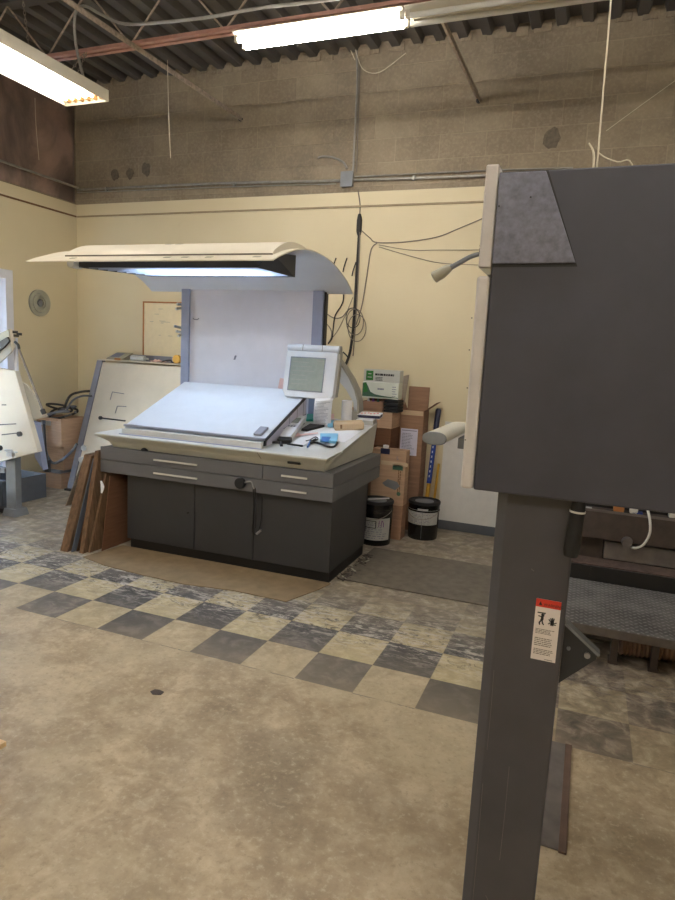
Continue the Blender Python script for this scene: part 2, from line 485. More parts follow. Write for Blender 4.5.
def text_mesh(mb, body, origin, right, up, size, m, ext=.0006):
    """letters as thin raised geometry lying in the plane (right, up) at origin"""
    cu = bpy.data.curves.new('letters', 'FONT'); cu.body = body; cu.size = size; cu.extrude = ext; cu.resolution_u = 2
    t = bpy.data.objects.new('letters', cu); COL.objects.link(t)
    me = t.to_mesh()
    right = Vector(right).normalized(); up = Vector(up).normalized(); nrm = right.cross(up)
    b = len(mb.v)
    for v in me.vertices: mb._p(Vector(origin)+right*v.co.x+up*v.co.y+nrm*v.co.z)
    for p in me.polygons: mb.face([b+i for i in p.vertices], m)
    t.to_mesh_clear(); bpy.data.objects.remove(t); bpy.data.curves.remove(cu)
def print_lines(mb, origin, right, up, w, h, n, m, nrm, fill=.5, ragged=.25, t=.0008):
    """rows of print: each row a few thin dashes"""
    right = Vector(right).normalized(); up = Vector(up).normalized(); nrm = Vector(nrm).normalized(); o = Vector(origin)
    rh = h/n
    for i in range(n):
        x = 0; end = w*(1-random.random()*ragged)
        y = h-(i+1)*rh
        while x < end:
            l = min(end-x, w*random.uniform(.06, .2))
            a = o+right*x+up*y; c = o+right*(x+l)+up*y; d = up*rh*fill
            mb.slab(a, c, c+d, a+d, nrm*t, m)
            x += l+w*.025

# ================================================================ THE SETTING
YB, XL, XR, YF, ZC = 2.878, -4.335, 5.2, -6.2, 4.33
struct('floor', MB().box(XL-.2, XR+.2, YF-.2, YB+.2, -.12, 0), 'worn_checker_floor')
w = MB(); w.box(XL-.2, XR+.2, YB, YB+.2, -.1, 3.09, 0); w.box(XL-.2, XR+.2, YB+.001, YB+.2, 3.09, ZC+.15, 1)
struct('wall_back', w, ['cream_wall_paint', 'bare_block_wall'])
# left wall with a doorway (y .55 .. 1.90, up to 2.20)
DY0, DY1, DZ = .42, 1.90, 2.17
w = MB()
w.box(XL-.2, XL, YF-.2, DY0, -.1, 3.09, 0); w.box(XL-.2, XL, DY1, YB, -.1, 3.09, 0); w.box(XL-.2, XL, DY0, DY1, DZ, 3.09, 0)
w.box(XL-.2, XL-.002, YF-.2, YB, 3.09, ZC+.15, 1)
struct('wall_left', w, ['cream_wall_paint', 'bare_block_wall'])
w = MB(); w.box(XR, XR+.2, YF-.2, YB, -.1, 3.09, 0); w.box(XR, XR+.2, YF-.2, YB, 3.09, ZC+.15, 1)
struct('wall_right', w, ['cream_wall_paint', 'bare_block_wall'])
w = MB(); w.box(XL, XR, YF-.2, YF, -.1, 3.09, 0); w.box(XL, XR, YF-.2, YF, 3.09, ZC+.15, 1)
struct('wall_front', w, ['cream_wall_paint', 'bare_block_wall'])
# corrugated roof deck, flutes running from the back wall towards us
prof = []
x = XL-.1
while x < XR+.1:
    prof += [(x, ZC+.04), (x+.085, ZC+.04), (x+.105, ZC-.02), (x+.18, ZC-.02)]; x += .2
g = MB()
nn = len(prof)
a = [g._p((p[0], YF-.1, p[1])) for p in prof]; b_ = [g._p((p[0], YB+.02, p[1])) for p in prof]
for i in range(nn-1): g.face([a[i], a[i+1], b_[i+1], b_[i]])
a2 = [g._p((p[0], YF-.1, ZC+.12)) for p in (prof[0], prof[-1])]; b2 = [g._p((p[0], YB+.02, ZC+.12)) for p in (prof[0], prof[-1])]
g.face([a2[0], b2[0], b2[1], a2[1]])
struct('ceiling', g, 'deck_metal')
# ragged mortar closing the flutes on top of the wall
g = MB()
x = XL+.02
while x < XR-.3:
    hh = random.uniform(.02, .05)
    g.box(x, x+random.uniform(.08, .15), YB-.012, YB-.0005, ZC-.02-hh, ZC-.02+.035); x += random.uniform(.1, .2)
struct('trim_1', g, 'bare_block_wall', bev=.006)
# thin strips on both painted walls, the back one coloured as a shadow line
struct('trim_2', MB().box(XL+.013, XR, YB-.012, YB+.01, 2.952, 2.968), 'shadow_line_tan')
struct('trim_3', MB().box(XL-.01, XL+.012, YF, YB-.014, 2.952, 2.968), 'cork_brown')
struct('baseboard_back', MB().box(XL, XR, YB-.015, YB+.01, 0, .088), 'baseboard_grey', bev=.003)
struct('baseboard_left', MB().box(XL-.01, XL+.015, DY1+.08, YB-.016, 0, .088), 'baseboard_grey', bev=.003)

# glazed door with blinds in the left wall, letting daylight in
d = MB()
jw = .085
d.box(XL-.2, XL+.015, DY1-.005, DY1+jw, 0, DZ+jw); d.box(XL-.2, XL+.015, DY0-jw, DY0+.005, 0, DZ+jw)
d.box(XL-.2, XL+.015, DY0+.005, DY1-.005, DZ-.005, DZ+jw)
struct('trim_4', d, 'white_jamb', bev=.004)
d = MB()
xd = XL-.14
d.box(xd, xd+.045, DY0+.01, DY0+.1, .01, DZ-.01); d.box(xd, xd+.045, DY1-.1, DY1-.01, .01, DZ-.01)
d.box(xd, xd+.045, DY0+.1, DY1-.1, .01, .16); d.box(xd, xd+.045, DY0+.1, DY1-.1, DZ-.11, DZ-.01)
door = struct('door_1', d, 'window_frame', bev=.004)
obj('door_glass', MB().box(xd+.02, xd+.026, DY0+.1, DY1-.1, .16, DZ-.11), 'door_glass', door)
d = MB()
z = .2
while z < DZ-.16:
    d.slab((xd+.05, DY0+.09, z), (xd+.05, DY1-.09, z), (xd+.068, DY1-.09, z+.011), (xd+.068, DY0+.09, z+.011), (.0006, 0, -.0012)); z += .026
d.box(xd+.048, xd+.072, DY0+.09, DY1-.09, DZ-.15, DZ-.115)
obj('blind', d, 'blind_white', door)
obj('door_handle', MB().tube([(xd+.05, DY0+.05, 1.0), (xd+.1, DY0+.05, 1.0), (xd+.1, DY0+.16, 1.0)], .01, 10), 'steel', door)
# ground outside the door
o = struct('ground_outside', MB().box(XL-9, XL-.22, -6, 9, -.3, -.1), 'grey_ground')

# kraft faced insulation hung on the upper left wall
def kraft_pt(u, v):
    y = -2.2 + (YB-.03+2.2)*u; z = 3.1+(ZC-.07-3.1)*v
    rr = math.sin(y*5.1+z*2.3)*math.sin(z*6.7-y*1.9)*.5+math.sin(y*13+z*9)*.18+math.sin(z*17-y*7)*.14+math.sin(y*2.2-1)*.5
    fade = min(1, (1-u)*14)*min(1, v*2.2+.1)*min(1, (1-v)*8+.2)
    return (XL+.0015+.042*fade*(rr+1.2), y, z)
k = MB().grid(kraft_pt, 150, 36)
tag(obj('insulation_paper', k, 'kraft_insulation_paper', solid=.003), 'wrinkled brown kraft insulation paper over the upper left wall', 'insulation')

# ================================================================ UP UNDER THE ROOF
zj = 3.845
yj = at(140, 45, 0).y if False else 1.36
t = thing('roof_joist', 'red primed open web steel joist crossing behind the ceiling lamps', 'joist', (0, yj, zj))
for nm, yy in (('bottom_angle', yj-.045), ('bottom_angle', yj+.012)):
    obj(nm, MB().box(XL, XR, yy, yy+.034, zj, zj+.006).box(XL, XR, yy+(.028 if yy < yj else 0), yy+(.034 if yy < yj else .006), zj+.0065, zj+.04), 'red_primer', t)
obj('top_chord', MB().box(XL, XR, yj-.05, yj+.05, ZC-.026, ZC-.0205), 'deck_metal', t)
x = XL+.3; up = True
wb = []
while x < XR-.4:
    z0, z1 = (zj+.02, ZC-.02) if up else (ZC-.02, zj+.02)
    wb.append(((x, yj, z0), (x+.42, yj, z1))); x += .42; up = not up
for p, q in wb: obj('web_bar', MB().cyl(p, q, .008, n=8), 'rusty_angle', t)
def brace(x0, z0, x1, z1, y1, label):
    b = MB()
    p = Vector((x0, YB-.004, z0)); q = Vector((x1, y1, z1))
    b.slab(p+Vector((-.019, 0, 0)), p+Vector((.019, 0, 0)), q+Vector((.019, 0, 0)), q+Vector((-.019, 0, 0)), (0, 0, .005))
    b.slab(p+Vector((.014, 0, -.035)), p+Vector((.019, 0, -.035)), q+Vector((.019, 0, -.035)), q+Vector((.014, 0, -.035)), (0, 0, .04))
    br = thing('bridging_brace', label, 'brace', p)
    obj('angle_bar', b, 'rusty_angle', br)
    obj('wall_bolt', MB().cyl((x0-.0, YB-.016, z0-.012), (x0, YB-.001, z0-.012), .022, n=10), 'cable_black', br)
brace(-2.256, 3.84, -2.34, 3.84, -.6, 'thin steel brace slanting from the red joist to the block wall above the dark stains')
brace(.078, 3.805, .035, 3.8399, 1.33, 'flat steel brace from the unlit fixture to the block wall, right of the vertical conduit')

# chains, tubes
def chain(name_parent, p0, p1, mat='chain_steel'):
    p0, p1 = Vector(p0), Vector(p1); n = max(3, int((p1-p0).length/.03)); m = MB()
    d = (p1-p0)/n; ax = d.normalized(); s1 = ax.orthogonal().normalized(); s2 = ax.cross(s1)
    for i in range(n):
        c = p0+d*(i+.5); s = s1 if i % 2 else s2
        pts = []
        for kk in range(9):
            a = 2*PI*kk/8
            pts.append(c+ax*math.cos(a)*d.length*.68+s*math.sin(a)*.0075)
        m.tube(pts, .0024, 5, smooth=False, caps=False)
    return obj('chain', m, mat, name_parent)

def high_bay(cx, y0, y1, z, label, chains, lit=True, group=None):
    """six tube tray fixture, open downwards, tubes along Y"""
    t = thing('tray_lamp', label, 'lamp', (cx, (y0+y1)/2, z), 0, group)
    hw = .212; h = .085
    b = MB()
    b.box(cx-hw, cx-hw+.008, y0, y1, z, z+h); b.box(cx+hw-.008, cx+hw, y0, y1, z, z+h)
    b.box(cx-hw+.008, cx+hw-.008, y0, y0+.012, z, z+h); b.box(cx-hw+.008, cx+hw-.008, y1-.012, y1, z, z+h)
    b.box(cx-hw+.008, cx+hw-.008, y0+.012, y1-.012, z+h-.008, z+h)
    b.box(cx-.09, cx+.09, y0+.1, y1-.1, z+h+.0005, z+h+.04)
    obj('tray', b, 'fixture_white', t, bev=.002)
    for k in range(6):
        x = cx-.165+.066*k
        tb = obj('tube', MB().cyl((x, y0+.055, z+.034), (x, y1-.055, z+.034), .0127, n=10), 'tube_lit', t)
        for ya, yb in ((y0+.013, y0+.054), (y1-.054, y1-.013)):
            obj('socket', MB().box(x-.012, x+.012, ya, yb, z+.018, z+h-.01), 'socket_amber', tb)
    for p, q in chains: chain(t, p, q)
    return t
zl = 3.45
lx = .5*(flr(111.3, 103, zl).x+flr(62.6, 105, zl).x)
ye = 1.31
top = ZC-.022
left_lamp = high_bay(lx, ye-1.24, ye, zl, 'open white ceiling lamp with six glowing tubes, upper left corner',
         [((lx+.05, ye-.18, zl+.125), (lx-.02, yj-.03, zj)), ((lx-.06, ye-.18, zl+.125), (lx-.04, yj-.03, zj)),
          ((lx+.05, ye-.95, zl+.125), (lx+.03, ye-.95, top)), ((lx-.06, ye-.5, zl+.125), (lx-.22, ye-.45, top))])

def strip_lamp(x0, x1, lit, label, yc=1.275, zt=None):
    zb = 3.70
    t = thing('strip_lamp', label, 'lamp', ((x0+x1)/2, yc, zb))
    b = MB().prism([(yc-.035, zb+.045), (yc+.035, zb+.045), (yc+.035, zb+.09), (yc-.035, zb+.09)], 0, x0, x1)
    b.prism([(yc-.036, zb+.036), (yc-.105, zb+.052), (yc-.105, zb+.058), (yc-.036, zb+.044)], 0, x0+.002, x1-.002)
    b.prism([(yc+.036, zb+.036), (yc+.036, zb+.044), (yc+.105, zb+.058), (yc+.105, zb+.052)], 0, x0+.002, x1-.002)
    obj('channel', b, 'fixture_white', t, bev=.002)
    for dy in (-.055, .055):
        tb = obj('tube', MB().cyl((x0+.03, yc+dy, zb+.016), (x1-.03, yc+dy, zb+.016), .0165, n=12), 'tube_lit_strip' if lit else 'tube_off', t)
        for xa, xb in ((x0+.001, x0+.03), (x1-.03, x1-.001)):
            obj('socket', MB().box(xa, xb, yc+dy-.014, yc+dy+.014, zb+.002, zb+.05), 'fixture_white', tb, bev=.003)
    for xx in (x0+.15, x1-.15):
        obj('hanger', MB().cyl((xx, yc, zb+.09), (xx, yc+.05 if zt is None else yc, zj+.003 if zt is None else zt), .003, n=6), 'chain_steel', t)
strip_lamp(-1.345, -.118, True, 'lit two tube strip lamp hanging along the red joist')
strip_lamp(-.108, 1.095, False, 'unlit white strip fixture joined to the right end of the lit one')
for xa, yy, lb in ((.1, -1.6, 'added unseen lit strip lamp above and behind the camera, over the near aisle'), (-2.9, -1.6, 'added unseen lit strip lamp behind the camera, over the left bay'),
                   (1.34, -1.6, 'added unseen lit strip lamp above the press guard, next to the one over the near aisle'), (-1.6, -1.6, 'added unseen lit strip lamp over the middle aisle, in front of the camera plane'),
                   (1.2, -4.6, 'added unseen lit strip lamp behind the camera near the front wall, second from the left'), (-3.4, -4.6, 'added unseen lit strip lamp in the front left corner behind the camera'),
                   (2.5, .2, 'added unseen lit strip lamp over the printing press, right of the photo'), (-.9, -4.6, 'added unseen lit strip lamp near the front wall behind the camera'), (2.6, -4.0, 'added unseen lit strip lamp behind the camera at the far right')):
    strip_lamp(xa, xa+1.23, True, lb, yy, ZC-.021)  # strip lamps added out of view to brighten the room

# flexible conduit draped over the deck and joist
def cable(name, pts, r, mat, label, cat='cable', group=None):
    o = obj(name, MB().tube(pts, r, 8), mat); tag(o, label, cat, group); return o
y1 = yj-.1
_fc = obj('supply_conduit', MB().tube([at(84, 80, 1.2), at(76, 45, 1.2), at(75, 15, 1.15), at(84, 6, 1.12), at(100, 14, 1.1), at(125, 24, 1.1), at(165, 22, 1.1), at(210, 17, 1.1), at(260, 8, 1.1), at(320, 1, 1.1), at(380, -8, 1.1)], .011, 8), 'galvanised', left_lamp)
cable('pull_cord', [at(167.5, 60, 1.45), at(168.5, 110, 1.45), at(170.5, 158, 1.45)], .0025, 'string_pale', 'thin cord hanging in front of the block wall left of the lit strip lamp', 'cord')
cable('hanging_string', [at(35, 98, 2.2), at(36, 125, 2.2), at(39, 160, 2.2)], .003, 'string_pale', 'pale cord hanging before the brown insulation paper', 'cord')
rp = at(597, 166, -.9); rq = at(611, 0, -.9); rd = (rq-rp)/(rq.z-rp.z)
rt = thing('suspension_rope', 'pale rope dropping from the roof to the top of the dark press guard', 'rope', (rp.x, rp.y, 2.024))
obj('rope', MB().tube([rp+rd*(2.0245-rp.z), rp, rp.lerp(rq, .5), rq, rq+rd*(ZC-.021-rq.z)], .0025, 8), 'string_pale', rt)
obj('frayed_tail', MB().tube([Vector((rp.x-.01, rp.y, 2.05)), at(594, 158, -.9), at(589, 143, -.9)], [.003, .0035, .002], 8), 'string_pale', rt)
obj('slack_tail', MB().tube([at(597.5, 152, -.9), at(606, 158, -.9), at(618, 162, -.9), at(632, 164, -.9), Vector((at(645, 164, -.9).x, -.9, 2.027))], .002, 8), 'string_pale', rt)
cable('guy_wire', [at(606, 131, YB-.004), at(640, 106, YB-.004), at(690, 70, YB-.004)], .003, 'string_pale', 'thin diagonal wire on the block wall at the upper right', 'wire')

# conduits on the back wall
zc0, zc1 = 3.243, 3.178
c = thing('conduit_run', 'grey horizontal conduit along the block wall above the painted part', 'conduit', (-1.5, YB-.02, 3.2))
m = MB().tube([(XL+.03, YB-.018, zc0), (-2.6, YB-.018, 3.232), (-1.16, YB-.018, 3.196), (.5, YB-.018, 3.17), (XR, YB-.018, 3.13)], .0125, 10)
obj('pipe', m, 'galvanised', c)
obj('pipe', MB().tube([(-1.02, YB-.016, 3.224), (.2, YB-.016, 3.215), (.9, YB-.016, 3.2)], .007, 8), 'galvanised', c)
obj('pipe', MB().tube([(XL+.03, YB-.016, zc0-.026), (-2.0, YB-.016, 3.186), (-1.2, YB-.016, 3.168)], .006, 8), 'galvanised', c)
for xx in (-3.9, -2.3, -.45, .3):
    zz = 3.243-(xx+4.335)*.0148
    obj('clip', MB().box(xx-.012, xx+.012, YB-.034, YB-.001, zz-.022, zz+.02), 'galvanised', c, bev=.004)
tag(obj('conduit_run', MB().tube([(XL+.085, YF+3, 3.262), (XL+.085, 0, 3.255), (XL+.085, YB-.06, 3.25)], .012, 10), 'galvanised'), 'grey conduit running along the brown paper on the left wall', 'conduit')
jb = thing('junction_box', 'grey junction box on the block wall where the conduits meet', 'electrical box', (-1.085, YB-.03, 3.14))
obj('box', MB().box(-1.14, -1.03, YB-.05, YB-.0005, 3.135, 3.262), 'galvanised', jb, bev=.006)
obj('cover', MB().box(-1.146, -1.024, YB-.055, YB-.0505, 3.13, 3.267), 'machine_grey', jb, bev=.003)
c = thing('vertical_conduit', 'grey vertical conduit climbing the block wall from the junction box', 'conduit', (-1.05, YB-.02, 3.27))
pj_ = lambda x, y: at(x, y, YB-.018)
obj('pipe', MB().tube([pj_(353, 173), pj_(354.5, 140), pj_(357, 90), pj_(357, 60), pj_(355.5, 34)], .011, 8), 'galvanised', c)
obj('pipe', MB().tube([pj_(356.5, 172), pj_(357.5, 140), pj_(359, 90), pj_(360, 62)], .006, 8), 'cable_grey', c)
cable('stub_pipe', [pj_(347, 168), pj_(343, 162), pj_(333, 157.5), pj_(323, 156.5), pj_(318, 158)], .010, 'galvanised', 'short curved pipe bending out of the wall left of the junction box', 'pipe')
cable('swag_cable', [at(x_, y_, YB-.045) for x_, y_ in ((355, 60), (347, 40), (352, 35), (357, 55), (364, 70), (380, 72), (406, 53))], .0045, 'string_pale', 'pale loose wire swagged across the top of the block wall', 'wire')
# round dark stains where something was fixed
for i, (px, py, r) in enumerate([(114, 174, .05), (129, 173, .046), (145, 169, .055), (551, 138, .07)]):
    p = pj_(px, py)
    m = MB(); pts = []
    for k in range(14):
        a = 2*PI*k/14; q = r*random.uniform(.8, 1.15); pts.append((p.x+q*math.cos(a), p.z+q*1.25*math.sin(a)))
    m.prism(pts, 1, YB-.003, YB+.003)
    tag(obj('glue_stain', m, 'wall_glue'), ['leftmost of three dark glue patches on the block wall', 'middle one of three dark glue patches on the block wall', 'rightmost of three dark glue patches on the block wall', 'single dark patch on the block wall above the press guard'][i], 'stain')

# cables on the painted wall beside the console hood
pw = lambda x, y, d=.005: at(x, y, YB-d)
cb = thing('cable_drop', 'bundle of dark cables hanging down the cream wall behind the console', 'cable', pw(358, 360))
obj('main_cable', MB().tube([pw(358, 190), pw(360, 205), pw(359.5, 216)], .006, 8), 'cable_grey', cb)
obj('plug', MB().tube([pw(359.5, 214), pw(359.5, 220), pw(359, 231), pw(359, 236)], [.012, .026, .026, .012], 10), 'cable_black', cb)
obj('main_cable', MB().tube([pw(359, 235), pw(357.5, 260), pw(355, 300), pw(353, 330), pw(350, 352), pw(346, 364)], .0135, 8), 'cable_black', cb)
obj('thin_cable', MB().tube([pw(360, 232, .03), pw(359, 260, .03), pw(357, 300, .03), pw(355, 330, .03), pw(353, 356, .03)], .006, 8), 'cable_grey', cb)
obj('cable_tie', MB().tube([pw(343, 352, .03), pw(348, 358, .04), pw(346, 366, .03)], .007, 6), 'cable_black', cb)
def loop(cx, cy, rx, ry, d, a0=0, n=14, sk=0):
    return [pw(cx+rx*math.cos(a0+2*PI*k/n)+sk*math.sin(2*PI*k/n), cy+ry*math.sin(a0+2*PI*k/n), d+.004*k/n) for k in range(n+1)]
obj('coil', MB().tube(loop(355, 322, 8.5, 13, .035), .005, 6), 'cable_grey', cb)
obj('coil', MB().tube(loop(357, 328, 9, 13.5, .045, .6), .0045, 6), 'cable_grey', cb)
obj('coil', MB().tube(loop(353, 318, 7, 10, .055, 1.2), .004, 6), 'cable_black', cb)
cable('thin_wire', [pw(362, 231), pw(370, 238), pw(377, 242.5), pw(405, 242), pw(437, 237), pw(460, 228), pw(486, 217)], .005, 'cable_grey', 'thin dark wire running from the cable drop towards the press guard', 'wire')
cable('thin_wire', [pw(377, 243), pw(371, 250), pw(367, 275), pw(362, 305), pw(356, 325)], .0055, 'cable_grey', 'grey wire looping down from the bend beside the cable drop', 'wire')
cable('thin_wire', [pw(379, 245), pw(410, 250), pw(440, 250), pw(479, 250)], .003, 'cork_brown' if False else 'cable_grey', 'upper of two faint wires sagging across the cream wall to the gooseneck lamp', 'wire')
cable('thin_wire', [pw(379, 247), pw(410, 256), pw(440, 263), pw(479, 265)], .003, 'cable_grey', 'lower of two faint wires sagging across the cream wall to the gooseneck lamp', 'wire')
cable('thin_wire', [pw(343, 280), pw(343.5, 298), pw(341, 306), pw(335, 316), pw(333, 330), pw(332, 338), pw(328, 344)], .006, 'cable_black', 'black wire hanging behind the right end of the hood', 'wire')
cable('thin_wire', [pw(327, 314), pw(334, 318), pw(342, 317), pw(349, 309), pw(356, 308)], .005, 'cable_grey', 'grey wire strung from the right console column to the coil', 'wire')
cable('thin_wire', [pw(326, 323), pw(331, 330), pw(331, 338), pw(328, 343)], .005, 'cable_grey', 'short grey wire looping behind the right console column', 'wire')
cable('thin_wire', [pw(353, 297), pw(345, 316), pw(338, 330), pw(333, 337)], .0035, 'cable_grey', 'thin wire slanting down left of the dark cable drop', 'wire')
for i, (px, py) in enumerate([(336, 258), (347, 258), (356, 262)]):
    cable('wire_hook', [pw(px, py, .003), pw(px-3, py+9, .03), pw(px-4, py+14, .02)], .006, 'cable_black', ['first', 'second', 'third'][i]+' black wire hook above the hood, counted from the left', 'hook', None)

# framed white board, ring on the left wall
bx0, bx1, bz0, bz1 = -3.41, -2.45, 1.40, 2.048
fb = thing('framed_board', 'cream marker board in a thin wooden frame on the back wall', 'board', (-2.93, YB-.015, bz0))
obj('panel', MB().box(bx0+.012, bx1-.012, YB-.012, YB-.001, bz0+.012, bz1-.012), 'board_cream', fb)
obj('frame', MB().box(bx0, bx1, YB-.02, YB-.001, bz1-.016, bz1).box(bx0, bx1, YB-.02, YB-.001, bz0, bz0+.016).box(bx0, bx0+.016, YB-.02, YB-.001, bz0+.016, bz1-.016).box(bx1-.016, bx1, YB-.02, YB-.001, bz0+.016, bz1-.016), 'oak_trim', fb, bev=.002)
m = MB()
for k in range(9):
    p = at(random.uniform(150, 178), 0, YB).x; zz = random.uniform(1.62, 2.0); l = random.uniform(.03, .09)
    m.box(p, p+l, YB-.0135, YB-.0122, zz, zz+.004)
obj('marker_lines', m, 'board_dim' if 'board_dim' in MATS else 'ring_grey', fb)
pc = sid(39, 303, XL)
rg = thing('ring_disc', 'round grey disc of concentric rings on the left wall', 'wall disc', (XL+.01, pc.y, pc.z))
for r0, r1, h in ((.045, .062, .022), (.066, .098, .028), (.103, .138, .02)):
    m = MB(); m.lathe([(r0, .001), (r0, h), (r1, h), (r1, .001)], (XL+.0, pc.y, pc.z), 32, axis=0)
    # leave the middle open: drop the caps
    m.f = m.f[:-2]; m.mi = m.mi[:-2]; m.sm = m.sm[:-2]
    m.grid(lambda u, v, r0=r0, r1=r1: (XL+.001, pc.y+(r0+(r1-r0)*v)*math.cos(2*PI*u), pc.z+(r0+(r1-r0)*v)*math.sin(2*PI*u)), 32, 1)
    obj('ring', m, 'ring_grey', rg)
obj('back_plate', MB().lathe([(.139, -.002), (.139, .006), (.03, .006), (.028, .02), (.001, .02)], (XL, pc.y, pc.z), 32, axis=0), 'bin_grey' if False else 'machine_grey', rg)

# ================================================================ PRESS CONTROL CONSOLE
CO = Vector((-2.2753, .9195, 0)); CTH = .0146
CT = Matrix.Translation(CO) @ Matrix.Rotation(CTH, 4, 'Z')
CI = CT.inverted()
CR = Matrix.Rotation(-CTH, 3, 'Z')
def LM(): return MB(CT)                       # builder in console coordinates: u along the front, v to the back, z up
def con(x, y, ax, val):
    d = CR @ ray(x, y); c = CI @ CAM; t = (val-c[ax])/d[ax]; return c+d*t
def dsk(x, y, h=0):                           # point on the sloping desk surface
    n = Vector((0, -.163, 1)); d = CR @ ray(x, y); c = CI @ CAM
    t = (.867+h-n.dot(c))/n.dot(d); return c+d*t
def dz(v): return .867+.163*v if v > .25 else .894+.055*v

W = 1.937; D = 1.10
con_t = thing('press_console', 'large grey printing press console with curved light hood over a sloping white viewing board', 'control console', CO, CTH)
c = LM().box(.23, 1.922, .06, .84, .07, .584); obj('cabinet', c, 'dark_grey_paint', con_t, bev=.003)
obj('kick_plate', LM().box(.245, 1.925, .056, .80, .0, .0695), 'black', con_t)
obj('rear_foot', LM().box(1.88, 1.91, .80, .83, 0, .0695), 'black', con_t)
obj('rear_cabinet', LM().box(.3, 1.86, .845, 1.06, .12, .584), 'black', con_t)
obj('rear_foot', LM().box(1.8, 1.84, .98, 1.02, 0, .119), 'black', con_t)
for i, (a, b) in enumerate(((.222, .829), (.835, 1.329), (1.335, 1.926))):
    dd = obj('door', LM().box(a, b, .042, .059, .074, .58), 'dark_grey_paint', con_t, bev=.002)
    if i == 0:
        p = con(188, 513, 1, .04); obj('lock', LM().lathe([(.009, .036), (.009, .0415), (.004, .042)], (p.x, 0, p.z), 14, axis=1), 'black', dd)
# drawer block
obj('drawer_case', LM().box(0.006, W-.004, .02, D, .588, .784), 'console_drawer_grey', con_t, bev=.003)
obj('side_panel', LM().box(W-.0035, W+.004, .004, D, .587, .6835).box(W-.0035, W+.004, .004, D, .6885, .785), 'console_drawer_grey', con_t, bev=.0015)
for (a, b, z0, z1, hs) in ((0, 1.405, .6885, .785, ((.503, .882),)), (1.411, W, .6885, .785, ((1.56, 1.755),)), (0, W, .587, .6835, ((.503, .884), (1.563, 1.755)))):
    dr = obj('drawer', LM().box(a, b, 0, .0195, z0, z1), 'console_drawer_grey', con_t, bev=.002)
    for ha, hb in hs:
        zz = z0+.046
        obj('handle', LM().box(ha, hb, -.018, -.008, zz-.0065, zz+.0065).box(ha+.02, ha+.032, -.008, -.0003, zz-.005, zz+.005).box(hb-.032, hb-.02, -.008, -.0003, zz-.005, zz+.005), 'handle_white', dr, bev=.002)
# desk shell : profile in (v, z), with its own left and right end for every row
PRF = [(.035, .786, .095, 1.862), (.01, .83, .07, 1.868), (-.02, .857, .03, 1.885), (-.045, .874, -.01, 1.905), (-.052, .884, -.022, 1.91), (-.05, .893, -.02, 1.91),
       (-.02, .897, -.01, 1.91), (.25, .908, .02, 1.905), (1.085, 1.044, .05, 1.90), (1.10, 1.03, .05, 1.895), (1.10, .786, .07, 1.87)]
m = LM()
l = [m._p((q[2], q[0], q[1])) for q in PRF]; r = [m._p((q[3], q[0], q[1])) for q in PRF]
n = len(PRF)
for i in range(n):
    j = (i+1) % n; m.face([l[i], l[j], r[j], r[i]], 1 if i in (5, 6, 7) else 0)
m.face(l); m.face(list(reversed(r)))
shell = obj('desk_shell', m, ['desk_cream', 'desk_top_white'], con_t, bev=.004)
p = con(288, 461.5, 1, .0); q = con(300, 464.5, 1, .0)
obj('slot', LM().hexa([(p.x, -.006, q.z-.003), (q.x, -.006, q.z-.003), (q.x, .02, q.z-.003), (p.x, .02, q.z-.003)], [(p.x, -.014, p.z+.002), (q.x, -.014, p.z+.002), (q.x, .02, p.z+.002), (p.x, .02, p.z+.002)]), 'black', shell)
p = con(144, 447.5, 1, .02); obj('cable_notch', LM().lathe([(.03, 0), (.026, .012), (.012, .022), (.001, .024)], (p.x, .028, .787), 16), 'black', shell)
obj('seam', LM().slab((1.388, -.0535, .884), (1.391, -.0535, .884), (1.391, .012, .8305), (1.388, .012, .8305), (0, -.002, -.002)), 'cable_grey', shell)
obj('side_ridge', LM().slab((1.907, .0, .872), (1.907, .25, .899), (1.906, .25, .903), (1.9065, .0, .876), (.006, 0, 0)), 'desk_cream', shell)
# viewing board and its base
bu0, bu1, bv0, bv1, bz0_, bz1_ = .170, 1.372, .07, .875, .957, 1.277
sl = (bz1_-bz0_)/(bv1-bv0)
nb = Vector((0, -sl, 1)).normalized()
obj('board_base', LM().prism([(.13, .893), (.13, .945), (.84, 1.232), (.84, 1.0)], 0, bu0+.03, bu1-.02), 'black', con_t)
sp_ = obj('side_plate', LM().prism([(.16, .90), (.16, .962), (.84, 1.232), (.84, 1.02)], 0, bu1-.0195, bu1-.012), 'paper_lilac', con_t)
m = LM()
for va in (.52, .66, .78): m.slab((bu1-.0115, va, .99+(va-.4)*.18), (bu1-.0115, va+.006, .99+(va-.4)*.18), (bu1-.0115, va+.006, 1.04+(va-.4)*.4), (bu1-.0115, va, 1.04+(va-.4)*.4), (.0008, 0, 0))
m.slab((bu1-.0115, .42, 1.0), (bu1-.0115, .84, 1.085), (bu1-.0115, .84, 1.091), (bu1-.0115, .42, 1.006), (.0008, 0, 0))
obj('plate_seams', m, 'print_grey', sp_)
vb = obj('viewing_board', LM().slab((bu0, bv0, bz0_), (bu1, bv0, bz0_), (bu1, bv1, bz1_), (bu0, bv1, bz1_), -nb*.022), 'viewing_white', con_t, bev=.003)
m = LM().slab((bu1, bv0, bz0_-.004), (bu1+.012, bv0, bz0_-.004), (bu1+.012, bv1, bz1_-.004), (bu1, bv1, bz1_-.004), -nb*.018)
obj('edge_seal', m, 'black', vb)
m = LM().slab((bu0, bv0-.012, bz0_-.006), (bu1+.012, bv0-.012, bz0_-.006), (bu1+.012, bv0, bz0_-.002), (bu0, bv0, bz0_-.002), (0, 0, .016))
obj('front_rail', m, 'table_frame_grey', vb, bev=.002)
obj('ruler_strip', LM().box(bu0+.01, bu1+.02, -.005, .012, .8975, .903), 'column_blue_grey', con_t)
